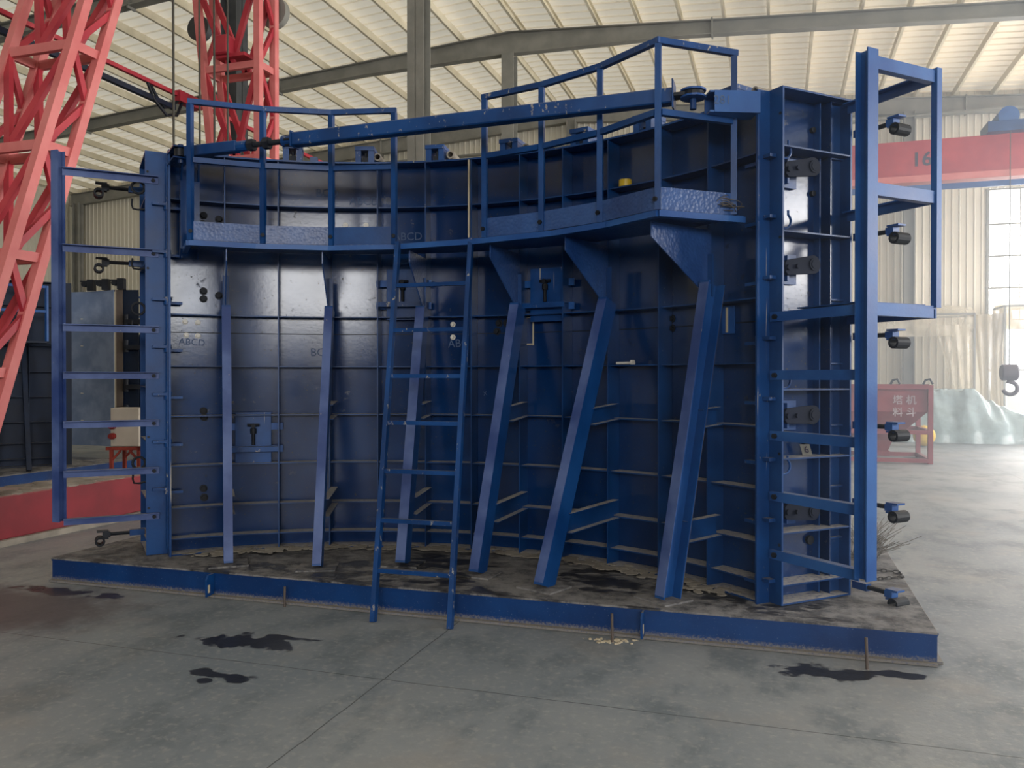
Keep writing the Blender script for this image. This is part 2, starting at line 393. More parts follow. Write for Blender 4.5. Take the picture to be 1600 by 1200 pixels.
M['pane'] = film('frosted_door_pane', (245, 246, 248), 0.35, 0.3, False, 0.8)

# ------------------------------------------------------------------ the hall
XL, XR, YB, YE, XRIDGE, SLOPE = -28.7, 15.0, -24.0, 28.0, -6.87, 0.07
def zroof(x): return 11.2 - SLOPE * abs(x - XRIDGE)
struct(MB().bb((-40, -40, -0.2), (40, 28.2, 0)), 'floor', M['floor'])
struct(MB().bb((-60, 28.2, -0.25), (80, 130, -0.05)), 'ground_outside', M['ground'])
def corrugated_wall(mb, p0, axis, n, ztop, normal, z0=0.0, pitch=0.2, skip=None):
    """Vertical ribbed sheet starting at p0, n ribs along axis."""
    pro = [(0, 0), (0.10, 0), (0.115, 0.022), (0.145, 0.022), (0.16, 0)]
    pts = []
    for i in range(n):
        for a, d in pro: pts.append((i * pitch + a, d))
    pts.append((n * pitch, 0))
    for (a, d), (b, e) in zip(pts, pts[1:]):
        q0 = p0 + axis * a + normal * d; q1 = p0 + axis * b + normal * e
        za, zb = ztop(q0), ztop(q1); lo = z0(q0) if callable(z0) else z0
        mb.add([(q0.x, q0.y, lo), (q1.x, q1.y, lo), (q1.x, q1.y, zb), (q0.x, q0.y, za)], [(0, 1, 2, 3)])
DX0, DX1, DZ = 5.92, 14.6, 7.35      # the doorway in the far gable
def far_lo(q): return DZ if q.x > DX0 - 0.01 else 0.0
mb = MB(); corrugated_wall(mb, Vector((XL, YE, 0)), Vector((1, 0, 0)), 218, lambda q: zroof(q.x) + 0.06, Vector((0, -1, 0)), far_lo)
struct(mb, 'wall_far', M['wall'])
mb = MB(); corrugated_wall(mb, Vector((XL, YB, 0)), Vector((0, 1, 0)), 260, lambda q: zroof(XL), Vector((1, 0, 0)))
struct(mb, 'wall_left', M['wall'])
mb = MB().bb((XR, YB, 0), (XR + 0.15, YE, 3.5)).bb((XR, YB, 6.3), (XR + 0.15, YE, zroof(XR)))
mb.bb((XR, 26.1, 3.5), (XR + 0.15, YE, 6.3)).bb((XR, YB, 3.5), (XR + 0.15, -15.1, 6.3)).bb((XR, -5.9, 3.5), (XR + 0.15, 2.9, 6.3))
struct(mb, 'wall_right', M['wall_grey'])
mb = MB().bb((XL, YB - 0.15, 0), (-0.1, YB, zroof(XL))).bb((-0.1, YB - 0.15, 0), (14.1, YB, 4.2)).bb((-0.1, YB - 0.15, 8.8), (XR, YB, zroof(XL))).bb((14.1, YB - 0.15, 4.2), (XR, YB, 8.8))
mb.plate([(XL, YB - .07, zroof(XL)), (XRIDGE, YB - .07, 11.2), (XR, YB - .07, zroof(XR))], (0, 1, 0), 0.1)
struct(mb, 'wall_back', M['wall_grey'])
# roof sheet with ribs running down the slope
mb = MB()
ys = []
for i in range(int((YE - YB) / 0.4)):
    for a, d in ((0, 0), (0.31, 0), (0.325, 0.032), (0.360, 0.032), (0.375, 0)): ys.append((YB + i * 0.4 + a, d))
ys.append((YE, 0))
for (a, d), (b, e) in zip(ys, ys[1:]):
    for x0, x1 in ((XL - 0.3, XRIDGE), (XRIDGE, XR + 0.3)):
        mb.add([(x0, a, zroof(x0) - d), (x1, a, zroof(x1) - d), (x1, b, zroof(x1) - e), (x0, b, zroof(x0) - e)], [(0, 1, 2, 3)])
struct(mb, 'ceiling', M['roof'])
# purlins
k = 0
for sgn in (-1, 1):
    for i in range(21):
        x = XRIDGE + sgn * (0.3 + 1.05 * i)
        if x < XL + 0.1 or x > XR - 0.1: continue
        z = zroof(x) - 0.045
        mb2 = MB()
        zz = [(0, 0), (0.07, 0), (0.07, 0.012), (0.012, 0.012), (0.012, 0.188), (0.07, 0.188), (0.07, 0.2), (0, 0.2)]
        n = len(zz)
        mb2.add([(x + sgn * a, YB, z - b) for a, b in zz] + [(x + sgn * a, YE, z - b) for a, b in zz],
                [(j, (j + 1) % n, n + (j + 1) % n, n + j) for j in range(n)])
        struct(mb2, 'roof_purlin', M['purlin'])
# portal frames
for fy in (-2.3, 3.5, 9.4, 15.3, 21.2, 27.75):
    mb = MB(); tf, w = 0.025, (0.24 if fy < 27 else 0.2)
    for x0, x1 in ((XL + .2, XRIDGE), (XRIDGE, XR - .2)):
        segs = 10
        def dep(x):
            d = abs(x - XRIDGE)
            return (0.60 if d < 0.01 else max(0.36, 0.60 - 0.26 * d / 5.0)) if fy < 27 else 0.5
        pts = [x0 + (x1 - x0) * i / segs for i in range(segs + 1)]
        for a, b in zip(pts, pts[1:]):
            ta, tb = zroof(a) - 0.25, zroof(b) - 0.25; ba, bb_ = ta - dep(a), tb - dep(b)
            for (u0, v0, u1, v1, ww) in ((ta - tf, ta, tb - tf, tb, w), (ba, ba + tf, bb_, bb_ + tf, w), (ba + tf, ta - tf, bb_ + tf, tb - tf, 0.012)):
                y0, y1 = fy - ww / 2, fy + ww / 2
                mb.hexa([(a, y0, u0), (b, y0, u1), (b, y1, u1), (a, y1, u0), (a, y0, v0), (b, y0, v1), (b, y1, v1), (a, y1, v0)])
    # splice stiffeners
    for d in (-14.2, -7.1, 5.3, 12.2):
        x = XRIDGE + d; t = zroof(x) - 0.25
        mb.bb((x - 0.02, fy - w / 2, t - dep(x) - 0.06), (x + 0.02, fy + w / 2, t + 0.04))
    struct(mb, 'rafter_beam', M['steel'])
def hcol(x, y, w, d, ztop, mat, face='x'):
    mb = MB(); t = 0.02
    if face == 'x':
        mb.bb((x - w / 2, y - d / 2, 0), (x + w / 2, y - d / 2 + t, ztop)).bb((x - w / 2, y + d / 2 - t, 0), (x + w / 2, y + d / 2, ztop)).bb((x - t / 2, y - d / 2, 0), (x + t / 2, y + d / 2, ztop))
    else:
        mb.bb((x - w / 2, y - d / 2, 0), (x - w / 2 + t, y + d / 2, ztop)).bb((x + w / 2 - t, y - d / 2, 0), (x + w / 2, y + d / 2, ztop)).bb((x - w / 2, y - t / 2, 0), (x + w / 2, y + t / 2, ztop))
    return struct(mb, 'column', mat)
hcol(XRIDGE, 15.3, 0.36, 0.34, 10.35, M['steel'])
hcol(XRIDGE, 21.2, 0.34, 0.34, 10.35, M['steel'])
hcol(XRIDGE, 9.4 - 11.7, 0.36, 0.34, 10.35, M['steel'])
hcol(aty(366, 100, 15.3).x, 15.3, 0.40, 0.40, 10.0, M['darksteel'], 'y')
for px in (122, 893, 1420):
    x = aty(px, 400, 27.6).x; hcol(x, 27.6, 0.30, 0.3, zroof(x) - 0.7, M['steel'], 'y')
for y in (3.5, 9.4, 15.3, 21.2): hcol(XL + .3, y, 0.3, 0.4, zroof(XL) - .3, M['steel'], 'y')
# far gable eave strut with grimy insulation edge above
mb = MB().bb((XRIDGE - 8, 27.45, 9.55), (XR, 27.7, 9.6)); struct(mb, 'trim_1', M['steel'])
mb = MB().bb((XL, 27.9, 0), (DX0, 28.02, 0.25)); struct(mb, 'baseboard_far', M['steel'])
# the tall sliding door leaf and window grid of the doorway
mb = MB()
for i in range(5):
    x = DX0 + 0.02 + i * 2.0; mb.bb((x, 27.95, 0), (x + 0.07, 28.02, DZ))
for z in (1.9, 3.4, 4.35, 5.3, 6.25, DZ - 0.06): mb.bb((DX0, 27.96, z), (DX1, 28.0, z + 0.05))
for i in range(18):
    x = DX0 + 0.9 + i * 0.5; mb.bb((x, 27.97, 3.4), (x + 0.025, 27.99, DZ))
w1 = struct(mb, 'door_1', M['steel'])
mb = MB().bb((DX0 + 0.02, 28.03, 3.4), (DX1, 28.04, DZ)); p = mb.build('glazing', M['pane'], w1)

# ------------------------------------------------------------------ steel base under the mould
BX0, BX1, BY0, BY1, BZ = -5.76, 0.90, 5.40, 8.75, 0.20
base = thing('base_platform', (-2.43, 5.4, 0), 'long low blue steel base with dusty deck plate carrying the curved mould', 'base platform')
MB().bb((BX0, BY0 - 0.015, BZ - 0.012), (BX1, BY1, BZ)).build('deck_plate', M['deck'], base)
def base_beam(p0, p1, out):
    mb = MB(); d = (p1 - p0).normalized()
    for z0, z1, w in ((0.004, 0.020, 0.07), (BZ - 0.026, BZ - 0.0125, 0.06)):
        mb.box((p0 + p1) / 2 - out * (w / 2 - (0.035 if z0 < .1 else 0.01)) + Vector((0, 0, (z0 + z1) / 2)), (p1 - p0).length, w, z1 - z0, d, out)
    mb.box((p0 + p1) / 2 - out * 0.004 + Vector((0, 0, BZ / 2 - 0.002)), (p1 - p0).length, 0.009, BZ - 0.046, d, out)
    return mb
V = Vector
base_beam(V((BX0, BY0, 0)), V((BX1, BY0, 0)), V((0, -1, 0))).build('front_beam', M['beam'], base)
base_beam(V((BX1, BY0 + .02, 0)), V((BX1, BY1, 0)), V((1, 0, 0))).build('end_beam', M['beam'], base)
base_beam(V((BX0, BY0 + .02, 0)), V((BX0, BY1, 0)), V((-1, 0, 0))).build('end_beam', M['beam'], base)
base_beam(V((BX0, BY1, 0)), V((BX1, BY1, 0)), V((0, 1, 0))).build('rear_beam', M['beam'], base)
for px in (335, 1006):       # welded lifting cleats with a slot
    x = aty(px, 930, BY0).x
    mb = MB().plate([(x, BY0 - .01, 0.03), (x, BY0 - .10, 0.02), (x, BY0 - .10, 0.15), (x, BY0 - .075, 0.185), (x, BY0 - .01, 0.185)], (1, 0, 0), 0.014)
    c = mb.build('lifting_cleat', M['blue'], base)
    MB().plate([(x + .009, BY0 - .085, 0.05), (x + .009, BY0 - .065, 0.05), (x + .009, BY0 - .065, 0.11), (x + .009, BY0 - .085, 0.11)], (1, 0, 0), 0.003).build('slot_weld', M['mortar'], c)
for i, (px, y0, y1, lab) in enumerate(((445, 948, 917, 'short rusty rebar stake in the floor before the base, nearest the hinge-side cleat'),
                                       (957, 1003, 959, 'short rebar stake with mortar crumbs at its foot beside the second cleat'),
                                       (1355, 1046, 997, 'short rusty rebar stake at the oily corner of the base'))):
    q = atz(px, y0, 0); 
    h = (y0 - y1) / FPX * ((q - CAM).dot(V((-sin(YAW), cos(YAW), 0))))
    t = MB().path([(q.x, q.y, 0), (q.x - 0.004, q.y + 0.004, h * .6), (q.x - 0.006, q.y + 0.01, h)], 0.009)
    tag(t.build('rebar_stake', M['rust'], loc=q), lab, 'stake', 'rebar stakes along the base')

# ------------------------------------------------------------------ curved inner formwork
AE = 46.0
VR = [-45.9, -38.4, -30.7, -23.1, -15.7, -8.2, -0.9, 6.9, 13.9, 21.3, 29.6, 37.6, 45.6]
HR = [3.205, 2.235, 1.797, 1.372, 0.950, 0.595, 0.335]
form = thing('curved_formwork', (CX, CY + 3.3, BZ), 'large curved blue steel mould panel with a grid of ribs standing on the base', 'formwork')
MB().arc(RS, RS + .008, BZ + .002, 3.6, -AE, AE, 92).build('skin_plate', M['skin'], form, smooth=True)
MB().arc(RI, RS - .001, 3.588, 3.602, -AE, AE, 60).build('top_flange', M['splat'], form)
MB().arc(RI, RS - .001, BZ + .001, BZ + .014, -AE, AE, 60).build('bottom_flange', M['rib'], form)
for z in HR:
    MB().arc(RI + .03, RS - .001, z - .005, z + .005, -AE, AE, 60).build('horizontal_rib', M['rib'], form)
for i, a in enumerate(VR):
    if i in (0, 12): continue
    mb = MB().box(cy(a, (RI + RS) / 2, 1.9), 0.010, RS - RI - .004, 3.37, tdir(a), rdir(a))
    mb.build('vertical_rib', M['rib'], form)
for a in (-AE - .12, AE + .12):
    MB().box(cy(a, 3.36, 1.9), 0.016, 0.21, 3.4, tdir(a), rdir(a)).build('edge_flange', M['drip'], form)
MB().box(cy(-1.2, RI - .002, 3.19), 0.012, 0.02, 0.79, tdir(-1), rdir(-1)).build('joint_seam', M['mortar'], form)
MB().arc(RS - .003, RS - .0005, 2.086, 2.093, -AE, AE, 60).build('weld_seam', M['dark'], form)
# bolts on the skin
def bolt_at(px, py, mat, r=0.026, name='bolt', flange=True):
    p = atcyl(px, py, RS); a = degrees(math.atan2(p.x - CX, p.y - CY)); n = -rdir(a)
    mb = MB().tube(p, p + n * 0.008, r * 1.5, 14)
    if flange: mb.tube(p + n * .008, p + n * 0.034, r, 6)
    return mb.build(name, mat, form)
for px, py in ((318, 337), (317, 350), (342, 343), (318, 455), (318, 467), (342, 462), (318, 642), (319, 652), (318, 763), (319, 777),
               (780, 505), (792, 505), (930, 505), (930, 518), (1050, 498), (1050, 513), (777, 518)):
    bolt_at(px, py, M['bolt'], 0.022)
for px, py in ((289, 503), (309, 504), (291, 524), (309, 525), (708, 507), (708, 527), (540, 352), (572, 352)):
    bolt_at(px, py, M['zinc'], 0.016, 'tie_bolt', py > 400)

# access hatches (a window plate, its shelf angle, a cross bar and a clamp screw)
def hatch(a, zc, w=0.30, h=0.45):
    c = cy(a, RI + .085, zc); T, R = tdir(a), rdir(a)
    pl = MB().box(c, w, 0.012, h, T, R).build('access_hatch', M['drip'], form)
    MB().box(c - R * .045 + Z * (-h * .17), w + .11, 0.09, 0.010, T, R).box(c - R * .088 + Z * (-h * .17 - .018), w + .11, 0.008, 0.04, T, R).build('shelf_angle', M['splat'], pl)
    MB().box(c + R * .02 + Z * (h * .22), w + .2, 0.014, 0.06, T, R).box(c + R * .02 - Z * (h * .22), w + .2, 0.014, 0.06, T, R).build('cross_bar', M['ltblue'], pl)
    sc = MB().tube(c - R * .03 + Z * (-.06), c - R * .03 + Z * .10, 0.014, 10).tube(c - R * .03 + Z * .04, c - R * .03 + Z * .085, 0.026, 10)
    sc.tube(c - R * .03 - T * .05 + Z * .115, c - R * .03 + T * .05 + Z * .115, 0.013, 8).tube(c - R * .005 + Z * .11, c - R * .06 + Z * .11, 0.02, 8)
    sc.build('clamp_screw', M['bolt'], pl)
hatch(-34.4, 1.17); hatch(-12.0, 2.44); hatch(10.6, 2.40)
# bare patch with crusted edge, beside the joint and at the far bay
for px, py, w, h, mt in ((827, 517, 0.08, 0.23, 'mortar'), (1137, 500, 0.13, 0.20, 'ltblue')):
    p = atcyl(px, py, RS - .012); a = degrees(math.atan2(p.x - CX, p.y - CY))
    o = MB().box(p, w, 0.012, h, tdir(a), rdir(a)).build('patch_plate', M['skin' if mt == 'mortar' else mt], form)
    o['label'] = 'small patch plate with crusted mortar edge'
    mb = MB()
    for s in (-1, 1):
        mb.box(p + tdir(a) * (s * w / 2) - rdir(a) * .006, 0.010, 0.012, h + .02, tdir(a), rdir(a))
        if mt == 'mortar': mb.box(p + Z * (s * h / 2) - rdir(a) * .006, w, 0.012, 0.010, tdir(a), rdir(a))
    if mt != 'mortar': mb = MB().box(p - rdir(a) * .007, 0.018, 0.008, h * .9, tdir(a), rdir(a))
    mb.build('mortar_crust', M['mortar'], o)
# chalk marks
def text_mesh(name, s, size, mat, M4, parent=None, loc=None, extrude=0.0008, bold=0.0):
    cu = bpy.data.curves.new(name, 'FONT'); cu.body = s; cu.size = size; cu.extrude = extrude; cu.offset = bold
    cu.align_x = 'CENTER'; cu.align_y = 'CENTER'; cu.resolution_u = 3
    t = bpy.data.objects.new(name + '_t', cu); col.objects.link(t)
    dg = bpy.context.evaluated_depsgraph_get(); dg.update()
    me = bpy.data.meshes.new_from_object(t.evaluated_get(dg)); bpy.data.objects.remove(t); bpy.data.curves.remove(cu)
    org = Vector(loc) if loc is not None else W0[parent]
    me.transform(Matrix.Translation(-org) @ M4); me.materials.clear(); me.materials.append(mat)
    o = bpy.data.objects.new(name, me); col.objects.link(o)
    if parent is not None: o.parent = parent; o.location = org - W0[parent]
    else: o.location = org
    W0[o] = org
    return o
def facing(p, X, Yv):
    N = X.cross(Yv); m = Matrix((X, Yv, N)).transposed().to_4x4(); m.translation = p; return m
for px, py, s, sz, roll in ((511, 302, 'BCD', .10, 0), (569, 315, 'ABCD', .10, 0), (637, 370, 'ABCD', .10, 0), (300, 535, 'ABCD', .08, -.05), (496, 551, 'BC', .10, 0), (716, 537, 'ABC', .10, .05), (497, 815, 'B', .11, 0), (758, 615, 'X', .05, .2)):
    p = atcyl(px, py, RS - .004); a = degrees(math.atan2(p.x - CX, p.y - CY)); T = tdir(a)
    X = T * cos(roll) + Z * sin(roll); text_mesh('chalk_lettering', s, sz, M['chalk'], facing(p, X, X.cross(rdir(a))), form)
# end brackets carrying the long strut
def strut_bracket(a, side):
    T, R = tdir(a), rdir(a); c = cy(a, 3.22, 3.56)
    return c, T, R

# ------------------------------------------------------------------ walkway hung on the ribs
ZD = 2.745
WK = [(-44.2, 2.80), (-33.8, 2.80), (-22.0, 2.80), (-10.6, 2.76), (3.9, 2.67), (19.7, 2.64), (30.8, 2.63), (41.6, 2.62)]
PW = [cy(a, r, ZD) for a, r in WK]
def walk_at(px):     # point on the walkway's outer edge seen at picture column px
    best = None
    for a, b in zip(PW, PW[1:]):
        for k in range(41):
            q = a.lerp(b, k / 40); d = q - CAM; x = 800 + FPX * d.dot(RT) / d.dot(FW)
            if best is None or abs(x - px) < best[0]: best = (abs(x - px), q, (b - a).normalized())
    return best[1], best[2]
walk = thing('walkway', (CX, CY + 2.9, ZD), 'curved blue steel walkway bracketed high across the mould ribs', 'walkway')
inner = [cy(a, RI - .003, ZD) for a in [43.6 - 87.6 * i / 24 for i in range(25)]]
MB().plate([p + Z * .046 for p in PW] + [p + Z * .046 for p in inner], Z, 0.006).build('deck', M['tread'], walk)
mb = MB()
for a, b in zip(PW, PW[1:]): mb.bar(a + Z * .02, b + Z * .02, 0.04, 0.04, Z)
for a, b in ((PW[0], inner[-1]), (PW[-1], inner[0])): mb.bar(a + Z * .02, b + Z * .02, 0.04, 0.04, Z)
mb.build('edge_tube', M['ltblue'], walk)
for a, ro in ((-38.4, 2.84), (-23.1, 2.84), (-8.2, 2.80), (6.9, 2.72), (21.3, 2.70), (38.2, 2.70)):
    MB().plate([cy(a, ro, ZD - .001), cy(a, RI - .002, ZD - .001), cy(a, RI - .002, ZD - .46), cy(a, RI - .06, ZD - .46), cy(a, ro, ZD - .10)], tdir(a), 0.010).build('bracket', M['tread'], walk)
# loose stuff on the walkway
def rail_set(name, label, cols, end=None):
    g = thing(name, walk_at(cols[0])[0] + Z * .045, label, 'guardrail')
    pts = [walk_at(c)[0] for c in cols]; T = 0.04
    for i, p in enumerate(pts):
        po = MB().bar(p + Z * .042, p + Z * (3.86 - ZD), T, T).build('post', M['blue'], g)
        d = walk_at(cols[i])[1]; n = V((d.y, -d.x, 0))
        MB().tube(p + n * .02 + Z * .11, p + n * .036 + Z * .11, 0.017, 6).build('bolt', M['bolt'], po)
    seq = pts + ([end] if end is not None else [])
    if end is not None:
        MB().bar(end + Z * .05, end + Z * (3.86 - ZD), T, T).build('post', M['blue'], g)
    mb = MB(); m2 = MB()
    for a, b in zip(seq, seq[1:]):
        d = (b - a).normalized()
        mb.bar(a - d * .02 + Z * (3.88 - ZD), b + d * .02 + Z * (3.88 - ZD), T, T, Z)
        m2.bar(a + d * .02 + Z * (3.42 - ZD), b - d * .02 + Z * (3.42 - ZD), T, T, Z)
    mb.build('top_rail', M['splat'], g); m2.build('mid_rail', M['blue'], g)
    for i, (a, b) in enumerate(zip(seq, seq[1:])):
        d = (b - a).normalized(); n = V((-d.y, d.x, 0))
        MB().box((a + b) / 2 + Z * .12, (b - a).length - .045, 0.006, 0.145, d, n).build('toe_board', M['blue'] if (cols[0] < 500 and i == 2) else M['tread'], g)
    return g
rail_set('guardrail', 'blue tubular guardrail with three bays, at the hinge end over the ladder top', (298, 411, 518, 617))
rail_set('guardrail', 'blue tubular guardrail that climbs to a tall corner and turns back to the mould', (757, 846, 938, 1028), inner[0].lerp(PW[-1], 0.12))

# ------------------------------------------------------------------ raking props behind the ladder
prop_px = [((358, 882), -38.4, 0), ((498, 888), -23.1, 0), ((628, 882), -8.2, 1), ((748, 898), 6.9, 1), ((855, 920), 21.3, 1), ((1037, 937), 38.6, 2)]
prop_lab = ['slender raking channel prop at the first rib, left of the window plate with the clamp', 'raking channel prop with pale scuffs between the window plate and the ladder',
            'raking channel prop seen through the ladder rungs', 'raking blue channel prop just to the right of the ladder',
            'raking blue channel prop with two deep side channels, second from the open-flanged one', 'thick raking prop with open flanges and a brown inner flange, nearest the end ladder']
for (bp, a, kind), lab in zip(prop_px, prop_lab):
    b = atz(bp[0], bp[1], BZ); a = degrees(math.atan2(b.x - CX, b.y - CY)) * 0.5 + a * 0.5
    rb = hypot(b.x - CX, b.y - CY); foot = cy(a, rb, BZ + .012); T, R = tdir(a), rdir(a)
    top = cy(a, RI - .06, 2.30 if kind < 2 else 2.36)
    if kind == 2: a += 0
    g = thing('raking_prop', (foot.x, foot.y, BZ), lab, 'prop', 'raking props under the walkway')
    MB().box(foot - Z * .005, 0.30, 0.26, 0.012, T, R).build('foot_plate', M['deck'], g)
    ax = (top - foot).normalized(); D = R - ax * R.dot(ax); D.normalize()
    w, h = (0.075, 0.15)
    if kind == 2: prof = Cprof(0.085, 0.16, 0.010)
    elif kind == 1: prof = [(0.04 - x, y) for x, y in Cprof(0.08, 0.15, 0.008)]
    else: prof = [(0.035 - x, y) for x, y in Cprof(0.07, 0.13, 0.008)]
    MB().sweep(prof, foot, top, T).build('channel', M['prop'], g)
    if kind == 2: MB().box((foot + top) / 2 + D * .0815 + T * .0425, 0.085, 0.003, (top - foot).length * .97, T, D, ax).build('inner_flange_face', M['bare'], g)
    MB().box((foot + top) / 2 - D * (h / 2 + .0015 if kind == 1 else (.065 + .0015 if kind == 0 else .0815)) + T * (0 if kind < 2 else .0425), .078 if kind == 1 else (.07 if kind == 0 else .085), .003, (top - foot).length * .985, T, D, ax).build('front_face', M['worn'], g)
    for z, hh in ((1.43, 0.13), (0.66, 0.15)):
        k = (z - foot.z) / (top.z - foot.z); q = foot.lerp(top, k) + D * (.068, .078, .085)[kind]
        e = cy(a, RI + .02, z)
        MB().sweep(Cprof(0.06, hh, 0.007), q, e, T).build('side_channel', M['rib'], g)
    # strap up to the walkway bracket
    MB().box(cy(a, RI - .035, 2.42), 0.05, 0.012, 0.30, T, R).build('top_strap', M['rib'], g)

# ------------------------------------------------------------------ front ladder
l0, l1 = atz(583, 972, 0), atz(703, 983, 0)
t0, t1 = aty(622, 390, 6.13), aty(736, 383, 6.13); t0.z = t1.z = ZD + .05
lad = thing('ladder', (l0 + l1) / 2, 'blue steel ladder standing on the floor and leaning on the walkway edge', 'ladder')
dn = (t0 - l0).normalized(); side = (l1 - l0).normalized()
for a, b in ((l0, t0), (l1, t1)): MB().bar(a, b, 0.034, 0.05, side).build('stile', M['splat'], lad)
for py in (447, 517, 588, 660, 735, 812, 890):
    px = 600 + (py - 890) * -0.10
    # rung height from its picture row on the stile plane
    best = min((abs((600 - FPX * (l0.lerp(t0, k / 400) - CAM).dot(UP) / (l0.lerp(t0, k / 400) - CAM).dot(FW)) - py), k / 400) for k in range(401))[1]
    MB().bar(l0.lerp(t0, best) + side * .018, l1.lerp(t1, best) - side * .018, 0.03, 0.036, Z).build('rung', M['splat'], lad)

# ------------------------------------------------------------------ long turnbuckle strut across the top
YS = 5.60
def sp(px, py): return aty(px, py, YS)
A0, A1 = sp(292, 242), sp(372, 229); B0, B1 = sp(460, 219), sp(1052, 151)
st = thing('turnbuckle_strut', (A0 + B1) / 2, 'long blue square tube strut with screw adjuster spanning the top of the mould', 'strut')
ax = (B1 - B0).normalized(); A1 = B0 - ax * ((B0 - A1).length); A0 = B0 - ax * ((B0 - A0).length)
N = V((0, 1, 0))
MB().bar(B0, B1, 0.10, 0.10, N).build('square_tube', M['splat'], st, bevel=.008)
MB().bar(A0, A1, 0.085, 0.085, N).build('short_tube', M['blue'], st, bevel=.006)
MB().tube(A1 - ax * .05, B0 + ax * .05, 0.022, 12).build('threaded_rod', M['dark'], st)
for q in (A1 + ax * .10, A1 + ax * .24, B0 - ax * .07): MB().tube(q, q + ax * .05, 0.048, 6).build('nut', M['dark'], st)
MB().tube(A1, A1 + ax * .09, 0.042, 12).build('collar', M['splat'], st); MB().tube(B0 - ax * .10, B0, 0.045, 12).build('collar', M['splat'], st)
MB().box(B1 + ax * .004, 0.010, 0.16, 0.19, ax, N, ax.cross(N)).build('end_plate', M['blue'], st)
MB().box(B0, 0.012, 0.12, 0.12, ax, N, ax.cross(N)).build('end_plate', M['blue'], st)
eye = B1 + ax * .13
MB().box(B1 + ax * .06, 0.12, 0.10, 0.022, ax, N, ax.cross(N)).tube(eye - Z * .012, eye + Z * .012, 0.07, 16).build('eye_plate', M['dark'], st)
MB().tube(eye - Z * .10, eye + Z * .05, 0.022, 10).build('pin', M['blue'], st)
# brackets of the mould that hold the strut ends
fe = cy(45.2, 3.27, eye.z)
d = (fe - eye); d.z = 0; L = d.length; d.normalize(); n2 = V((-d.y, d.x, 0))
mb = MB().box(eye + d * (L * .5 + .05), L - .08, 0.15, 0.012, d, n2).box(eye + d * (L * .5 + .05) - Z * .13, L - .08, 0.15, 0.012, d, n2)
mb.box(eye + d * (L * .5 + .07) - n2 * .075 - Z * .065, L - .10, 0.010, 0.142, d, n2).box(eye + d * (L * .5 + .05) + n2 * .075 - Z * .065, L - .10, 0.010, 0.142, d, n2)
mb.tube(eye + Z * .016, eye + Z * .028, 0.085, 16).tube(eye - Z * .028, eye - Z * .016, 0.085, 16)
br = mb.build('strut_bracket', M['ltblue'], form)
text_mesh('chalk_lettering', '281', .08, M['chalk'], facing(eye + d * (L * .42) - n2 * .0815 - Z * .06, d, Z), br)
ea = A0 - ax * .06; fl = cy(-45.2, 3.27, ea.z)
d = fl - ea; d.z = 0; L = max(d.length, .1); d.normalize(); n2 = V((-d.y, d.x, 0))
mb = MB().box(ea + d * L * .5 + Z * .045, L + .1, 0.13, 0.012, d, n2).box(ea + d * L * .5 - Z * .045, L + .1, 0.13, 0.012, d, n2).tube(ea - Z * .08, ea + Z * .07, 0.022, 10)
a = -44.6
mb.plate([cy(a, 3.28, 3.585), cy(a, 3.06, 3.585), cy(a, 3.06, 3.50), cy(a, 3.17, 3.32), cy(a, 3.17, 2.80), cy(a, 3.28, 2.70)], tdir(a), 0.014)
mb.plate([cy(a + 2.4, 3.28, 3.585), cy(a + 2.4, 3.06, 3.585), cy(a + 2.4, 3.06, 3.50), cy(a + 2.4, 3.17, 3.32), cy(a + 2.4, 3.17, 2.80), cy(a + 2.4, 3.28, 2.70)], tdir(a + 2.4), 0.014)
mb.box(cy(a + 1.2, 3.165, 3.05), 0.15, 0.012, 0.56, tdir(a + 1.2), rdir(a + 1.2)).box(cy(a + 1.2, 3.06, 3.54), 0.15, .012, .09, tdir(a + 1.2), rdir(a + 1.2))
mb.build('strut_bracket', M['skin'], form)
MB().tube(ea - Z * .03, ea + Z * .03, 0.05, 14).bar(ea, A0, 0.04, 0.05, Z).build('eye_plate', M['dark'], st)

# ------------------------------------------------------------------ outer formwork behind
RO = 3.86
outer = thing('outer_formwork', (CX, CY + 3.9, BZ), 'outer curved blue mould panel standing just behind the ribbed inner panel', 'formwork')
MB().arc(RO, RO + .008, BZ + .002, 3.6, -AE - 1, AE + 1, 60).build('skin_plate', M['skin'], outer)
for z in (3.595, BZ + .008): MB().arc(RO + .009, RO + .17, z - .006, z + .006, -AE - 1, AE + 1, 60).build('flange', M['splat'], outer)
for z in HR: MB().arc(RO + .009, RO + .14, z - .005, z + .005, -AE - 1, AE + 1, 50).build('horizontal_rib', M['rib'], outer)
for i in range(13):
    a = -46.5 + 93 * i / 12
    MB().box(cy(a, RO + .09, 1.9), 0.01, 0.16, 3.36, tdir(a), rdir(a)).build('vertical_rib', M['rib'], outer)

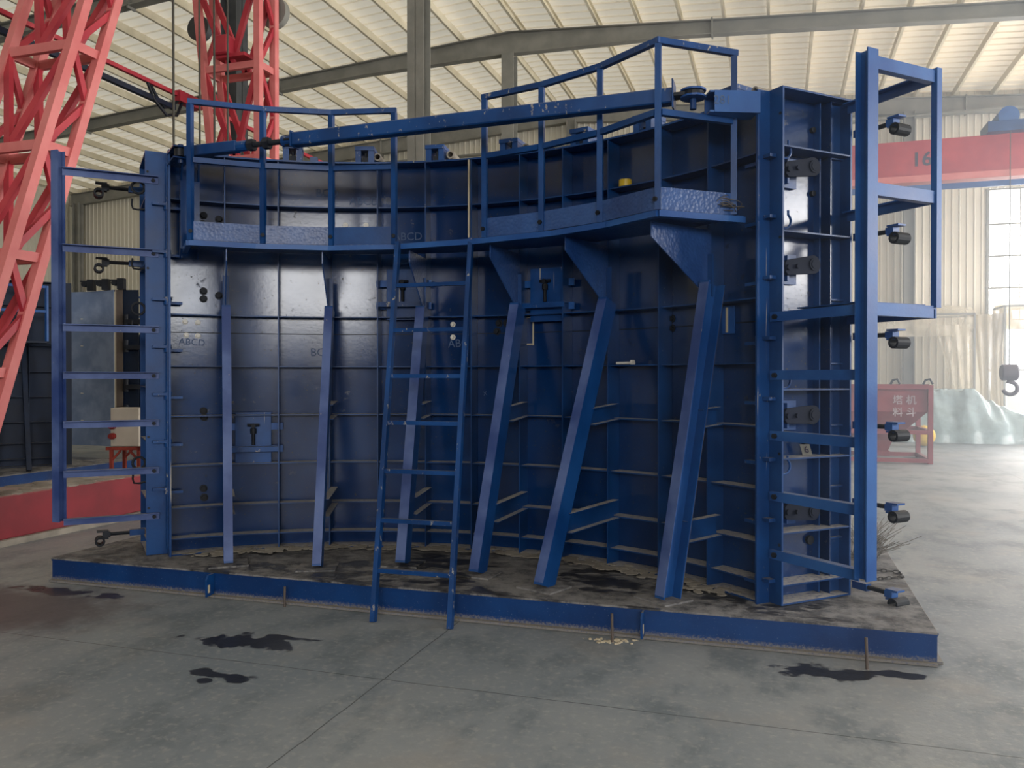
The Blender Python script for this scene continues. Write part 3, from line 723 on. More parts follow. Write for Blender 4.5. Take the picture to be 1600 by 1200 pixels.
# clamps bridging the top of the mould
ct = ['first bridge clamp behind the turnbuckle screw, on the mould top', 'bridge clamp with mortar runs on the mould top, under the strut before the ladder', 'bridge clamp on the mould top in front of the tall grey column',
      'bridge clamp on the mould top beside the slimmer grey column', 'bridge clamp on the mould top in line with the second tall rail post', 'bridge clamp on the mould top just left of the tall corner post', 'bridge clamp on the mould top beside the strut bracket', 'low bridge clamp behind the hinge-end strut bracket']
for (px, py), lab in zip(((458, 240), (572, 243), (683, 238), (800, 228), (912, 207), (1012, 180), (1150, 146), (340, 238)), ct):
    p = atcyl(px, py + 12, 3.52); a = degrees(math.atan2(p.x - CX, p.y - CY)); T, R = tdir(a), rdir(a); p = cy(a, 3.54, 3.603)
    g = thing('bridge_clamp', p, lab, 'clamp', 'bridge clamps along the mould top')
    hh = 0.15 if px != 340 else .10
    for s in (-1, 1): MB().box(p + T * (s * .058) + Z * hh / 2, 0.05, 0.20, hh, T, R).build('cheek', M['splat'], g)
    MB().box(p + Z * (hh + .012), 0.175, 0.22, 0.035, T, R).build('cap_plate', M['splat'], g)
    MB().tube(p - R * .02 + Z * .001, p - R * .02 + Z * (hh - .01), 0.014, 8).box(p - R * .02 + Z * hh * .5, .05, .05, .04, T, R).build('bolt', M['dark'], g)
nz = ['capped grey pipe stub on the mould top beside the second clamp', 'mortar-crusted pipe stub on the mould top beside the tall column', 'mortar-crusted pipe stub on the mould top beside the slim column', 'crusted pipe stub on the mould top left of the strut pin', 'crusted pipe stub at the corner where mould and end panel meet', 'small open square stub on the mould top between the first two clamps']
for (px, py), lab in zip(((592, 243), (707, 236), (826, 226), (1068, 176), (1190, 138), (491, 247)), nz):
    r_ = 3.56; p = atcyl(px, py + 10, r_); a = degrees(math.atan2(p.x - CX, p.y - CY)); p = cy(a, r_, 3.603); T, R = tdir(a), rdir(a)
    if px == 491:
        g = thing('square_stub', p, lab, 'stub'); 
        mb = MB()
        for s in (-1, 1): mb.box(p + T * s * .03 + Z * .05, .008, .07, .10, T, R).box(p + R * s * .035 + Z * .05, .068, .008, .10, T, R)
        mb.build('socket', M['blue'], g); continue
    g = thing('pipe_stub', p, lab, 'pipe stub', 'pipe stubs along the mould top')
    MB().box(p + Z * .03 + T * -.02, 0.10, 0.08, 0.06, T, R).build('saddle', M['mortar'] if px in (1190, 707) else M['splat'], g)
    MB().pipe(p - R * .07 + Z * .10, p + R * .10 + Z * .10, 0.036, 0.024).tube(p + Z * .055, p + Z * .08, .02, 8).build('pipe', M['grit'], g)

# ------------------------------------------------------------------ end panels of the mould (channel boxes closing the casting gap)
def end_panel(F, T, R, zs, name, label, depth=0.62, fw=0.17, rich=True):
    """F: outer front corner; T: outward across the end; R: back across the casting gap."""
    O = F - T * fw; zb, zt = BZ + .004, 3.605; zc = (zb + zt) / 2; H = zt - zb
    g = thing(name, V((F.x, F.y, BZ)), label, 'end panel')
    MB().box(O + T * fw / 2 + V((0, 0, zc)), fw, 0.014, H, T, R).build('front_flange', M['blue'], g)
    MB().box(O + R * depth / 2 + V((0, 0, zc)), depth, 0.010, H, R, T).build('web', M['skin'], g)
    MB().box(O + T * fw / 2 + R * depth + V((0, 0, zc)), fw, 0.014, H, T, R).build('back_flange', M['blue'], g)
    for z in (zt - .006, zb + .006): MB().box(O + T * fw / 2 + R * depth / 2 + V((0, 0, z)), fw - .002, depth - .016, 0.012, T, R).build('end_plate', M['rib'], g)
    for z in zs: MB().box(O + T * (fw / 2) + R * depth / 2 + V((0, 0, z)), fw - .004, depth - .016, 0.010, T, R).build('shelf', M['rib'], g)
    MB().box(O + T * .03 + R * (depth * .72) + V((0, 0, zc)), 0.06, 0.010, H - .03, T, R).build('stiffener', M['blue'], g)
    # hinge rod with its clips on the seam to the curved panel
    q = O - R * .04 + T * .0
    rod = MB().tube(q + Z * (zb + .05), q + Z * (zt - .10), 0.016, 10).build('hinge_rod', M['splat'], g)
    for i in range(8 if rich else 7):
        z = 3.16 - i * 0.40
        MB().box(q + V((0, 0, z)) + T * .055, 0.13, 0.055, 0.022, T, R).box(q + V((0, 0, z - .03)) - T * .05, 0.13, 0.055, 0.022, T, R).tube(q + V((0, 0, z - .045)), q + V((0, 0, z + .02)), 0.03, 10).build('hinge_clip', M['splat'], rod)
    for z in (3.43, 2.62, 1.2, .6): MB().tube(F - T * .02 - R * .008 + V((0, 0, z)), F - T * .02 - R * .010 + V((0, 0, z)), 0.011, 8).build('bolt_hole', M['dark'], g)
    return g, O
def plane_z(F, y): # height above the floor at the corner F seen at picture row y
    d = (F - CAM).dot(V((-sin(YAW), cos(YAW), 0))); return 1.7 + (590 - y) / FPX * d
ra = radians(45.8)
FR = V((0.033, 5.695, 0)); TR = V((cos(ra), -sin(ra), 0)); RR = V((sin(ra), cos(ra), 0))
zsR = [plane_z(FR, y) for y in (227, 360, 609, 718, 835, 917)]
pr, OR = end_panel(FR, TR, RR, zsR, 'end_panel', 'tall blue box-shaped end panel with shelves, lever arms and hooks, on the window side')
FL = V((-5.06, 5.69, 0)); TL = V((-cos(ra), -sin(ra), 0)); RL = V((-sin(ra), cos(ra), 0))
pl_, OL = end_panel(FL, TL, RL, zsR, 'end_panel', 'narrow speckled blue end panel at the red-truss end of the mould', rich=False)
# lever arms inside the window-side panel
for py, tilt in ((265, -.18), (418, -.14), (650, -.02), (800, .05)):
    z = plane_z(FR + RR * .2, py); c = OR + RR * .15 + TR * .01 + V((0, 0, z))
    ad = (RR * cos(tilt) - Z * sin(tilt)).normalized(); up_ = TR.cross(ad)
    lv = MB().box(c + TR * .012, 0.03, 0.20, 0.20, TR, RR).box(c + TR * .05 - RR * .03, 0.07, 0.016, 0.17, TR, RR).build('lever_mount', M['blue'], pr)
    p0 = c + TR * .10 - RR * .06; out = []
    L, r = 0.235, 0.062
    up2 = V((-ad.z * RR.x, -ad.z * RR.y, 0)) + Z * ad.dot(RR)
    for k in range(13):
        t = -pi / 2 + pi * k / 12; out.append(p0 + ad * (L + r * cos(t)) + up2 * (r * sin(t)))
    out += [p0 + up2 * .05, p0 - ad * .02 + up2 * .03, p0 - ad * .02 - up2 * .03, p0 - up2 * .05]
    arm = MB().plate(out, TR, 0.024).tube(p0 + ad * L - TR * .02, p0 + ad * L + TR * .02, 0.042, 14).build('lever_arm', M['lever'], lv)
    MB().tube(p0 + ad * L + TR * .0205, p0 + ad * L + TR * .024, 0.028, 14).build('pivot', M['lever'], lv)
    MB().tube(p0 + TR * .012, p0 + TR * .03, .02, 8).build('pivot', M['lever'], lv)
    MB().tube(p0 + ad * .08 + TR * .012, p0 + ad * .08 + TR * .03, .016, 6).build('pivot', M['lever'], lv)
def hook_rod(c, T, R, s=1):
    pts = [c]; r = .05
    for k in range(9):
        t = pi * k / 10 - pi / 2; pts.append(c + R * (.03 + r * cos(t) * 1.1) + Z * (r + r * sin(t)))
    pts.append(pts[-1] + Z * .03); return MB().path(pts, 0.008)
for py in (245, 355, 607, 742): hook_rod(FR - TR * .03 + RR * .01 + V((0, 0, plane_z(FR, py))), TR, RR).build('hook', M['blue'], pr)
for z in (3.12, 2.62, 2.1, .82): 
    c = FL + TL * .0 + RL * .03 + V((0, 0, z)); pts = [c]
    for k in range(9):
        t = -pi / 2 + pi * k / 8; pts.append(c + TL * (.035 + .03 * -sin(t)) * 1.6 + Z * (-.05 + .05 * cos(t)) )
    MB().path([c, c + TL * .05 - Z * .01, c + TL * .09 - Z * .005, c + TL * .10 + Z * .03, c + TL * .095 + Z * .08], 0.008).build('hook', M['bolt'], pl_)
for z in (3.30, 2.28, .98):
    c = FL + TL * .05 + RL * .05 + V((0, 0, z)); MB().path([c + (TL * cos(k * pi / 6) + Z * sin(k * pi / 6)) * .05 for k in range(13)], 0.011).build('eye_ring', M['bolt'], pl_)
for dx, py in ((.42, 195), (.38, 235), (.42, 296), (.40, 660), (.36, 690), (.42, 790), (.40, 850), (.38, 890)):
    z = plane_z(FR + RR * dx, py); c = OR + RR * dx + V((0, 0, z)); MB().tube(c + TR * .005, c + TR * .03, 0.02 if py not in (690, 850) else .032, 8).build('bolt', M['bolt'], pr)
# little number tag on the shelf
ztag = zsR[3]; c = OR + RR * .30 + TR * .08 + V((0, 0, ztag + .045))
tg = tag(MB().box(c, 0.07, 0.002, 0.08, (RR * .9 + TR * .3).normalized(), TR, (Z * .9 - RR * .35).normalized()).build('number_tag', M['steel'], loc=c), 'small grey number tag reading 6 on a shelf of the end panel', 'tag')
X6 = (RR * .9 + TR * .3).normalized(); Y6 = (Z * .9 - RR * .35).normalized()
text_mesh('number', '6', .07, M['ink'], facing(c + TR * .004, X6, Y6), tg)

# ------------------------------------------------------------------ side ladders standing off the end panels
RZ = (3.385, 2.77, 2.13, 1.745, 1.345, 0.945, 0.56)
def angle_rung(mb, a, b, w=0.055):  # angle iron, one leg flat on top and one hanging
    d = (b - a).normalized(); n = V((-d.y, d.x, 0)); c = (a + b) / 2; L = (b - a).length
    mb.box(c + n * (w / 2), L, w, 0.006, d, n); mb.box(c - Z * (w / 2), L, 0.006, w, d, n); return mb
PL = FL + TL * .64
g = thing('side_ladder', V((PL.x, PL.y, .54)), 'single-post blue side ladder bolted to the end panel in front of the red truss', 'ladder')
MB().sweep(Iprof(.07, .075, .008), V((PL.x, PL.y, .54)), V((PL.x, PL.y, 3.52)), (TL + RL).normalized()).build('stile', M['worn'], g)
for z in RZ:
    r_ = angle_rung(MB(), FL - TL * .10 - RL * .02 + V((0, 0, z)), PL - TL * .03 - RL * .0 + V((0, 0, z))).build('rung', M['worn'], g)
    q = FL - TL * .06 - RL * .025 + V((0, 0, z - .03)); MB().tube(q, q - RL * .02, .016, 6).build('bolt', M['bolt'], r_)
PR = FR + TR * .655; P2 = PR + RR * .60; FB = FR + RR * .62
g = thing('side_ladder', V((PR.x, PR.y, .52)), 'blue caged side ladder with a tall front post and a short rear post', 'ladder')
MB().sweep(Iprof(.085, .09, .009), V((PR.x, PR.y, .52)), V((PR.x, PR.y, 3.60)), RR).build('stile', M['ltblue'], g)
MB().sweep([(-.002, -.012), (.042, -.012), (.042, -.004), (.006, -.004), (.006, .03), (-.002, .03)], V((P2.x, P2.y, 2.13)), V((P2.x, P2.y, 3.60)), RR).build('rear_stile', M['ltblue'], g)
for z in RZ[2:]:
    r_ = angle_rung(MB(), FR - TR * .10 - RR * .015 + V((0, 0, z)), PR - TR * .045 + V((0, 0, z)), .06).build('rung', M['ltblue'], g)
    q = FR - TR * .05 - RR * .016 + V((0, 0, z - .03)); MB().tube(q, q - RR * .02, .018, 6).build('bolt', M['bolt'], r_)
for z in (3.585, 2.845, 2.14):
    mb = MB()
    a, b = PR + RR * .05 + V((0, 0, z)), P2 - RR * .01 + V((0, 0, z))
    mb.sweep([(x, y) for x, y in Cprof(.05, .075, .006)], a - Z * .037, b - Z * .037, TR * -1)
    mb.build('cross_rail', M['ltblue'], g)
    a, b = P2 - TR * .0 + V((0, 0, z - .045)), FB - TR * .02 + V((0, 0, z - .045))
    MB().box((a + b) / 2, (a - b).length, .012, .06, TR, RR).box((a + b) / 2 + Z * .03 - RR * .025, (a - b).length, .05, .008, TR, RR).build('stay', M['ltblue'], g)
MB().plate([FR + TR * .12 + V((0, 0, 2.145)), PR - TR * .05 + V((0, 0, 2.145)), P2 - TR * .02 - RR * .06 + V((0, 0, 2.145)), FB + TR * .03 + V((0, 0, 2.145)), FB + V((0, 0, 2.145)) + TR * .03 - RR * .02], Z, 0.008).build('platform', M['blue'], g)

# swing bolts on the back of the end panels
def swing_bolt(p, T, R, label, gname):
    g = thing('swing_bolt', p, label, 'swing bolt', gname)
    MB().tube(p - T * .02, p + T * .20, 0.016, 10).build('rod', M['bolt'], g)
    MB().box(p + T * .19, 0.06, .06, .045, T, R).box(p + T * .22 + Z * .03, .09, .075, .012, T, R).box(p + T * .22 - Z * .03, .09, .075, .012, T, R).build('clevis', M['ltblue'] if gname[0] == 'w' else M['dark'], g)
    MB().pipe(p + T * .24 - Z * .055 - R * .05, p + T * .24 - Z * .055 + R * .07, 0.04, 0.025).build('pipe_nut', M['bolt'], g)
    MB().box(p - T * .05, .12, .05, .05, T, R).build('lug', M['blue'], g)
wl = ['first', 'second', 'third', 'fourth', 'fifth', 'bottom']
for y, n in zip((205, 368, 525, 665, 787, 918), wl):
    b = FB + RR * .10 + TR * .06; p = V((b.x, b.y, plane_z(b, y)))
    swing_bolt(p, TR, RR, n + (' swing bolt from the top' if n != 'bottom' else ' swing bolt') + ' behind the caged side ladder', 'window-side swing bolts')
for y, n in zip((297, 412, 832), ('top', 'middle', 'lowest')):
    b = FL + RL * .3 + TL * .1; p = V((b.x, b.y, plane_z(b, y)))
    swing_bolt(p, TL, RL, n + ' swing bolt beside the single-post side ladder', 'truss-side swing bolts')

# ------------------------------------------------------------------ small loose things about the mould
c = atcyl(977, 287, 3.36); c.z = 3.211
tag(MB().pipe(c, c + Z * .055, .052, .036, 20).build('tape_roll', M['brass'], loc=c, smooth=True), 'roll of yellow tape on a rib behind the tall guardrail', 'tape roll')
c = atcyl(975, 565, 3.34); c.z = 1.815; T = tdir(24)
b = thing('loose_bolt', c, 'bright loose bolt lying on a rib between two raking props', 'bolt')
MB().tube(c - T * .07, c + T * .07, .011, 8).build('shank', M['zinc'], b); MB().tube(c + T * .07, c + T * .09, .026, 6).build('head', M['zinc'], b)
def tangle(name, p, r, n, label, mat, thick=.003):
    mb = MB()
    for i in range(n):
        a0 = random.uniform(0, 6.3); rr = random.uniform(.4, 1) * r; tilt = random.uniform(-.9, .9); cc = p + V((random.uniform(-.3, .3) * r, random.uniform(-.3, .3) * r, r * .55 + random.uniform(-.1, .2) * r))
        u = V((cos(a0), sin(a0), 0)); v = V((-sin(a0) * cos(tilt), cos(a0) * cos(tilt), sin(tilt))); pts = []
        for k in range(9 + random.randint(0, 4)):
            t = k * .55; q = cc + u * rr * cos(t) + v * rr * sin(t) * .7; q.z = max(q.z, p.z + .004); pts.append(q)
        mb.path(pts, thick, 5)
    o = mb.build(name, mat, loc=p); return tag(o, label, 'wire tangle' if 'wire' in name else 'weeds', kind='stuff')
q = walk_at(815)[0].lerp(cy(13, RI, ZD), .45); q.z = ZD + .05
tangle('wire_tangle', q, .13, 26, 'tangle of rusty tie wire on the walkway behind the toe board', M['wire'])
q = cy(42.6, 3.16, ZD + .05)
tangle('wire_tangle', q, .11, 26, 'heap of grey tie wire at the walkway end by the hinge rod', M['chain'])
# dry weeds at the far corner of the base
mb = MB(); p = atz(1350, 872, BZ)
for i in range(120):
    a = random.uniform(0, 6.3); r = random.uniform(0, .12); b0 = p + V((r * cos(a), r * sin(a), 0)); h = random.uniform(.10, .33)
    lean = V((random.gauss(.10, .12), random.gauss(0, .12), 0)); pts = [b0]
    for k in range(1, 4): pts.append(b0 + lean * (k / 3) ** 1.5 + Z * h * k / 3 + V((random.gauss(0, .008), random.gauss(0, .008), 0)))
    mb.path(pts, .0018, 4)
tag(mb.build('dry_weeds', M['straw'], loc=p), 'clump of dry grey weeds on the base behind the caged ladder', 'weeds', kind='stuff')
# chain laid over the deck edge
ch = thing('chain', atz(1400, 892, BZ), 'dark steel chain lying across the deck corner by the window-side end panel', 'chain')
pts = [atz(1362, 891, BZ + .012), atz(1385, 892, BZ + .012), atz(1406, 894, BZ + .012), atz(1411, 902, BZ + .012), atz(1392, 903, BZ + .012), atz(1360, 905, BZ + .012)]
seg = []
for a, b in zip(pts, pts[1:]):
    n = max(2, int((b - a).length / .034)); seg += [a.lerp(b, k / n) for k in range(n)]
for i, (a, b) in enumerate(zip(seg, seg[1:])):
    d = (b - a).normalized(); X = d.cross(Z) if i % 2 else Z; c = (a + b) / 2; loop = []
    for k in range(13): t = 2 * pi * k / 12; loop.append(c + d * cos(t) * .024 + X * sin(t) * .011)
    MB().path(loop, .0045, 5).build('chain_link', M['chain'], ch)
# dirt drifted on the deck against the ribs, and along the foot of the beam
def grit_heap(name, pts, label, kind='stuff', n=7, r=(.03, .09), h=.25, mat='grit', sx=.10, sy=.05):
    mb = MB()
    for p in pts:
        for k in range(n):
            rr = random.uniform(*r); q = p + V((random.gauss(0, sx), random.gauss(0, sy), 0)); mb.sphere(q, rr, 7, 5, h)
    return tag(mb.build(name, M[mat], loc=pts[0]), label, 'grit', kind=kind)
grit_heap('grit_drift', [cy(a, 3.22, BZ + .014) for a in range(-42, 42, 2)], 'low drift of concrete grit swept against the foot of the curved panel', n=18, r=(.010, .045), h=.14, sx=.08, sy=.045)
grit_heap('mortar_crumbs', [atz(945, 1003, 0), atz(965, 1001, 0)], 'cream mortar crumbs at the foot of the rebar stake by the second cleat', n=34, r=(.004, .015), h=.7, mat='mortar', sx=.055, sy=.02)

# ------------------------------------------------------------------ red gantry crane legs
def lattice(name, chord, zs, xr, label, w=.10):
    """chord(z) -> (y near, y far); xr(z) -> (x inner, x outer)."""
    g = thing(name, V((sum(xr(zs[0])) / 2, sum(chord(zs[0])) / 2, zs[0])), label, 'crane leg')
    def pt(i, j, z): return V((xr(z)[i], chord(z)[j], z))
    for i in (0, 1):
        for j in (0, 1):
            MB().bar(pt(i, j, zs[0]), pt(i, j, zs[-1]), w, w, V((1, 0, 0))).build('chord', M['red2'], g)
    for k, z in enumerate(zs):
        fr = MB()
        fr.bar(pt(0, 0, z), pt(1, 0, z), .06, .10, V((0, 1, 0))).bar(pt(0, 1, z), pt(1, 1, z), .06, .10, V((0, 1, 0)))
        fr.bar(pt(0, 0, z), pt(0, 1, z), .05, .10, V((1, 0, 0))).bar(pt(1, 0, z), pt(1, 1, z), .05, .10, V((1, 0, 0)))
        fr.build('strut_frame', M['red2'], g)
    for z0, z1 in zip(zs, zs[1:]):
        for j in (0, 1):
            m = (pt(0, j, z0) + pt(1, j, z0)) / 2
            MB().bar(m, pt(0, j, z1), .055, .085, V((0, 1, 0))).build('diagonal', M['red'], g)
            MB().bar(m, pt(1, j, z1), .055, .085, V((0, 1, 0))).build('diagonal', M['red'], g)
        for i in (0, 1):
            MB().bar(pt(i, 0, z0), pt(i, 1, (z0 + z1) / 2), .05, .07, V((1, 0, 0))).build('diagonal', M['red'], g)
            MB().bar(pt(i, 1, (z0 + z1) / 2), pt(i, 0, z1), .05, .07, V((1, 0, 0))).build('diagonal', M['red'], g)
    return g
def ch1(z): y = 6.735 + (z - 4.13) * .331; return (y, y + .385)
lattice('lattice_tower', ch1, [0.56, 1.75, 2.94, 4.13, 5.32, 6.51, 7.7], lambda z: (-7.30, -8.20), 'leaning red lattice crane leg that leaves the picture at its edge')
def ch2(z): return (10.52, 10.92)
def xr2(z): return (-7.30, -8.10 - (z - 4.9) * .11)
l2 = lattice('lattice_tower', ch2, [0.56, 2.0, 3.4, 4.95, 6.33, 7.7, 9.0], xr2, 'upright red lattice crane leg rising behind the guardrail')
wb = aty(415 / 2.0 + 140, 72, 10.42); wb = aty(349, 72, 10.40)
bx = thing('winch_box', wb, 'small red box fixed in the middle of the upright crane leg', 'box')
MB().box(wb, 0.26, 0.18, 0.28).build('casing', M['red'], bx, bevel=.02); MB().box(wb - Z * .15 + V((.12, .1, 0)), .5, .22, .05).build('bracket', M['red'], bx)
pw = aty(428, 20, 11.1)
MB().tube(pw - V((0, .05, 0)), pw + V((0, .07, 0)), .24, 24).tube(pw - V((0, .12, 0)), pw + V((0, .12, 0)), .06, 12).build('pulley', M['steel'], l2, smooth=True)
pw = aty(312, 45, 11.2)
MB().tube(pw - V((0, .05, 0)), pw + V((0, .07, 0)), .20, 24).tube(pw - V((0, .10, 0)), pw + V((0, .14, 0)), .05, 12).build('pulley', M['darksteel'], l2, smooth=True)
gb = thing('crane_end_beam', (-7.75, 6.5, 0), 'long red crane ground beam with dusty concrete crumbs on top', 'crane beam')
MB().bb((-8.10, 3.2, 0.06), (-7.44, 12.5, 0.50)).build('box_girder', M['redbeam'], gb, bevel=.01)
mb = MB()
for i in range(240):
    y = random.uniform(5.2, 10.8); mb.sphere((random.uniform(-8.05, -7.5), y, .50), random.uniform(.03, .13), 9, 5, random.uniform(.06, .2))
o = mb.build('dust_layer', M['grit'], gb); o['kind'] = 'stuff'
MB().bb((-8.2, 3.2, 0.0), (-7.38, 12.6, 0.062)).build('rail', M['grit'], gb)
# conductor rails running along the hall
for dz, mt, lab, r in ((0.06, 'red', 'slim red conductor rail under the roof beside the crane legs', .028), (-.16, 'dark_navy', 'dark blue rail hung just under the slim red conductor rail', .035)):
    p0 = atx(0, 25, -8.6); p1 = atx(300, 165, -8.6)
    d = (p1 - p0).normalized(); d = V((0, 1, 0)); z = (p0.z + p1.z) / 2 + dz
    a = V((-8.6, 6.0, z)); b = V((-8.6, 14.5 if dz > 0 else p1.y - .4, z))
    tag(MB().bar(a, b, r * 2, r * 2, Z).build('conductor_rail', M[mt], loc=a), lab, 'rail')
tr = thing('cable_trolley', V((-8.6, p1.y - 1.0, 5.6)), 'dark cable trolley clipped on the conductor rail near the upright leg', 'trolley')
MB().box(V((-8.6, p1.y - .1, z + .20)), .14, .5, .16).build('carriage', M['red'], tr)
MB().path([V((-8.6, p1.y - .95, z + .2)), V((-8.57, p1.y - .85, z - .02)), V((-8.55, p1.y - .62, z - .18)), V((-8.55, p1.y - .4, z - .12)), V((-8.58, p1.y - .25, z + .12))], .022, 8).path([V((-8.63, p1.y - .85, z + .2)), V((-8.6, p1.y - .75, z + .04)), V((-8.6, p1.y - .6, z - .06)), V((-8.6, p1.y - .45, z + .0)), V((-8.6, p1.y - .3, z + .15))], .022, 8).build('cable_loop', M['dark'], tr)
for (xa, ya), (xb, yb), Y, lab in (((270, 0), (277, 222), 8.2, 'lone wire rope hanging between the two crane legs'), ((311, 0), (314, 240), 9.6, 'wire rope hanging in front of the upright leg, first of three'),
                                   ((334, 0), (336, 240), 9.6, 'wire rope hanging in front of the upright leg, second of three'), ((355, 0), (354, 240), 9.6, 'wire rope hanging in front of the red box')):
    a = aty(xa, ya, Y); b = V((a.x + .01, Y, 2.2)); a.z = 9.6
    tag(MB().tube(b, a, .014, 8).build('wire_rope', M['rope'], loc=b), lab, 'wire rope', 'crane hoist ropes')

# ------------------------------------------------------------------ second mould behind the red beam
C2 = (-9.35, 8.75); A2 = lambda a: a - 90
b2 = thing('base_platform', (-11.3, 8.7, 0), 'second blue steel base behind the red ground beam', 'base platform')
MB().bb((-13.9, 5.2, .19), (-11.25, 12.4, .202)).build('deck_plate', M['deck'], b2); base_beam(V((-11.25, 5.2, 0)), V((-11.25, 12.4, 0)), V((1, 0, 0))).build('front_beam', M['beam'], b2)
base_beam(V((-13.9, 12.4, 0)), V((-11.25, 12.4, 0)), V((0, 1, 0))).build('end_beam', M['beam'], b2)
ZT2 = 3.32
f2 = thing('curved_formwork', (-12.7, 8.75, .2), 'second curved ribbed blue mould panel behind the leaning red crane leg', 'formwork')
MB().arc(RS, RS + .008, .205, ZT2, -136, -44, 60, C2).build('skin_plate', M['dark_navy'], f2, smooth=True)
for z in (ZT2 - .006, .21): MB().arc(RI, RS - .001, z - .006, z + .006, -136, -44, 50, C2).build('flange', M['dark_navy'], f2)
for z in HR[1:]: MB().arc(RI + .03, RS - .001, z - .005, z + .005, -136, -44, 50, C2).build('horizontal_rib', M['dark_navy'], f2)
MB().arc(RI + .03, RS - .001, 2.9, 2.91, -136, -44, 50, C2).build('horizontal_rib', M['dark_navy'], f2)
for a in VR: MB().box(cy(a - 90, 3.365, 1.76, C2), .010, .166, 3.1, tdir(a - 90), rdir(a - 90)).build('vertical_rib', M['dark_navy'], f2)
MB().box(cy(-43.2, 3.36, 1.76, C2), .20, .016, 3.12, tdir(-43), rdir(-43)).build('edge_flange', M['dark_navy'], f2)
# its walkway, railing and props
w2 = thing('walkway', (-11.9, 8.75, 2.45), 'walkway with railing on the second mould behind the leaning crane leg', 'walkway')
pts2 = [cy(a - 90, 2.75, 2.28, C2) for a in (-42, -20, 0, 20, 42)]
MB().plate(pts2 + [cy(a - 90, 3.27, 2.28, C2) for a in (42, 20, 0, -20, -42)], Z, .03).build('deck', M['dark_navy'], w2)
mb = MB()
for a, b in zip(pts2, pts2[1:]): mb.bar(a + Z * .9, b + Z * .9, .04, .04, Z); mb.bar(a + Z * .5, b + Z * .5, .04, .04, Z)
mb.build('rail', M['ltblue'], w2)
for p in pts2: MB().bar(p + Z * .016, p + Z * .92, .04, .04).build('post', M['ltblue'], w2)
for a in (-38, -12, 12, 36):
    q0, q1 = cy(a - 90, 2.5, .21, C2), cy(a - 90, 3.2, 2.2, C2)
    tag(MB().bar(q0, q1, .07, .11, tdir(a - 90)).build('raking_prop', M['dark_navy'], loc=q0), 'raking prop of the second mould, among the shadows behind the red beam', 'prop', 'props of the second mould')
# open outer panel with its bare casting face
C3 = (-14.6, 12.0); f3 = thing('casting_panel', (-14.2, 14.4, 0), 'smooth grey-blue curved casting panel with a rusty brown edge, behind the side ladder', 'formwork')
MB().arc(2.6, 2.61, .2, 3.6, -45, 21, 40, C3).build('casting_face', M['cast'], f3, smooth=True)
MB().arc(2.61, 2.78, 3.585, 3.6, -45, 21, 30, C3).arc(2.61, 2.78, .2, .215, -45, 21, 30, C3).build('flange', M['blue'], f3)
e3 = cy(21.3, 2.62, 1.9, C3); DX = V((cos(YAW), sin(YAW), 0)); DY = V((-sin(YAW), cos(YAW), 0))
MB().box(e3 + DX * .02, .03, .02, 3.4, DX, DY).build('edge_strip', M['ochre'], f3)
MB().box(e3 + DX * .10, .14, .02, 3.4, DX, DY).build('edge_plate', M['rust'], f3)
MB().box(e3 + DX * .32 + DY * .05, .34, .02, 3.4, DX, DY).build('end_flange', M['dark_navy'], f3)
for z in (3.0, 2.4, 1.35, .75):
    q = cy(-3, 2.6, z, C3) ; MB().tube(q, q - rdir(-3) * .02 + DX * .22, .014, 8).build('tie_rod', M['zinc'], f3)
for px, lab in ((137, 'grimy clamp on the casting panel top, nearest the grey column'), (160, 'grimy clamp on the casting panel top, middle of three'), (184, 'grimy clamp on the casting panel top above the brown edge')):
    q = aty(px, 440, 14.45); q.z = 3.602
    g = thing('bridge_clamp', q, lab, 'clamp', 'clamps on the casting panel')
    MB().box(q + Z * .12 + DX * .08, .14, .14, .24, DX, DY).build('block', M['dark'], g); MB().box(q + Z * .20 - DX * .04, .2, .1, .03, DX, DY).tube(q + Z * .14 - DX * .06 - DY * .06, q + Z * .14 - DX * .06 + DY * .06, .06, 10).build('wedge', M['dark'], g)
for z, n in ((2.9, 'upper'), (2.35, 'middle'), (1.5, 'lower'), (.95, 'lowest')):
    q = e3 + DX * .45 - DY * .06; q = V((q.x, q.y, z))
    g = thing('swing_bolt', q, n + ' black swing bolt on the flange of the casting panel', 'swing bolt', 'swing bolts of the casting panel')
    MB().box(q, .30, .14, .10, DX, DY).tube(q - DX * .18 - Z * .1, q - DX * .18 + Z * .16, .05, 10).build('clevis', M['dark'], g); MB().tube(q - DX * .1, q + DX * .7 + Z * .02, .025, 8).build('rod', M['bolt'], g)
# third dark mould seen in the gap
f4 = thing('mould_block', (-12.6, 17.6, 0), 'dark mould with a light railing in the gap beside the casting panel', 'formwork')
q = aty(222, 600, 17.5)
MB().box(V((q.x + .5, 17.6, 1.4)), 2.2, .5, 2.8).build('panel', M['dark_navy'], f4)
mb = MB()
for k in range(5): x = q.x - .5 + k * .5; mb.bar(V((x, 17.3, 2.8)), V((x, 17.3, 3.75)), .05, .05)
mb.bar(V((q.x - .5, 17.3, 3.75)), V((q.x + 1.5, 17.3, 3.75)), .05, .05, Z).bar(V((q.x - .5, 17.3, 3.25)), V((q.x + 1.5, 17.3, 3.25)), .04, .04, Z)
mb.build('railing', M['ltblue'], f4)
for k in range(4): MB().box(V((q.x - .3 + k * .4, 17.35 - .07, 1.4)), .02, .14, 2.7).build('rib', M['dark_navy'], f4)
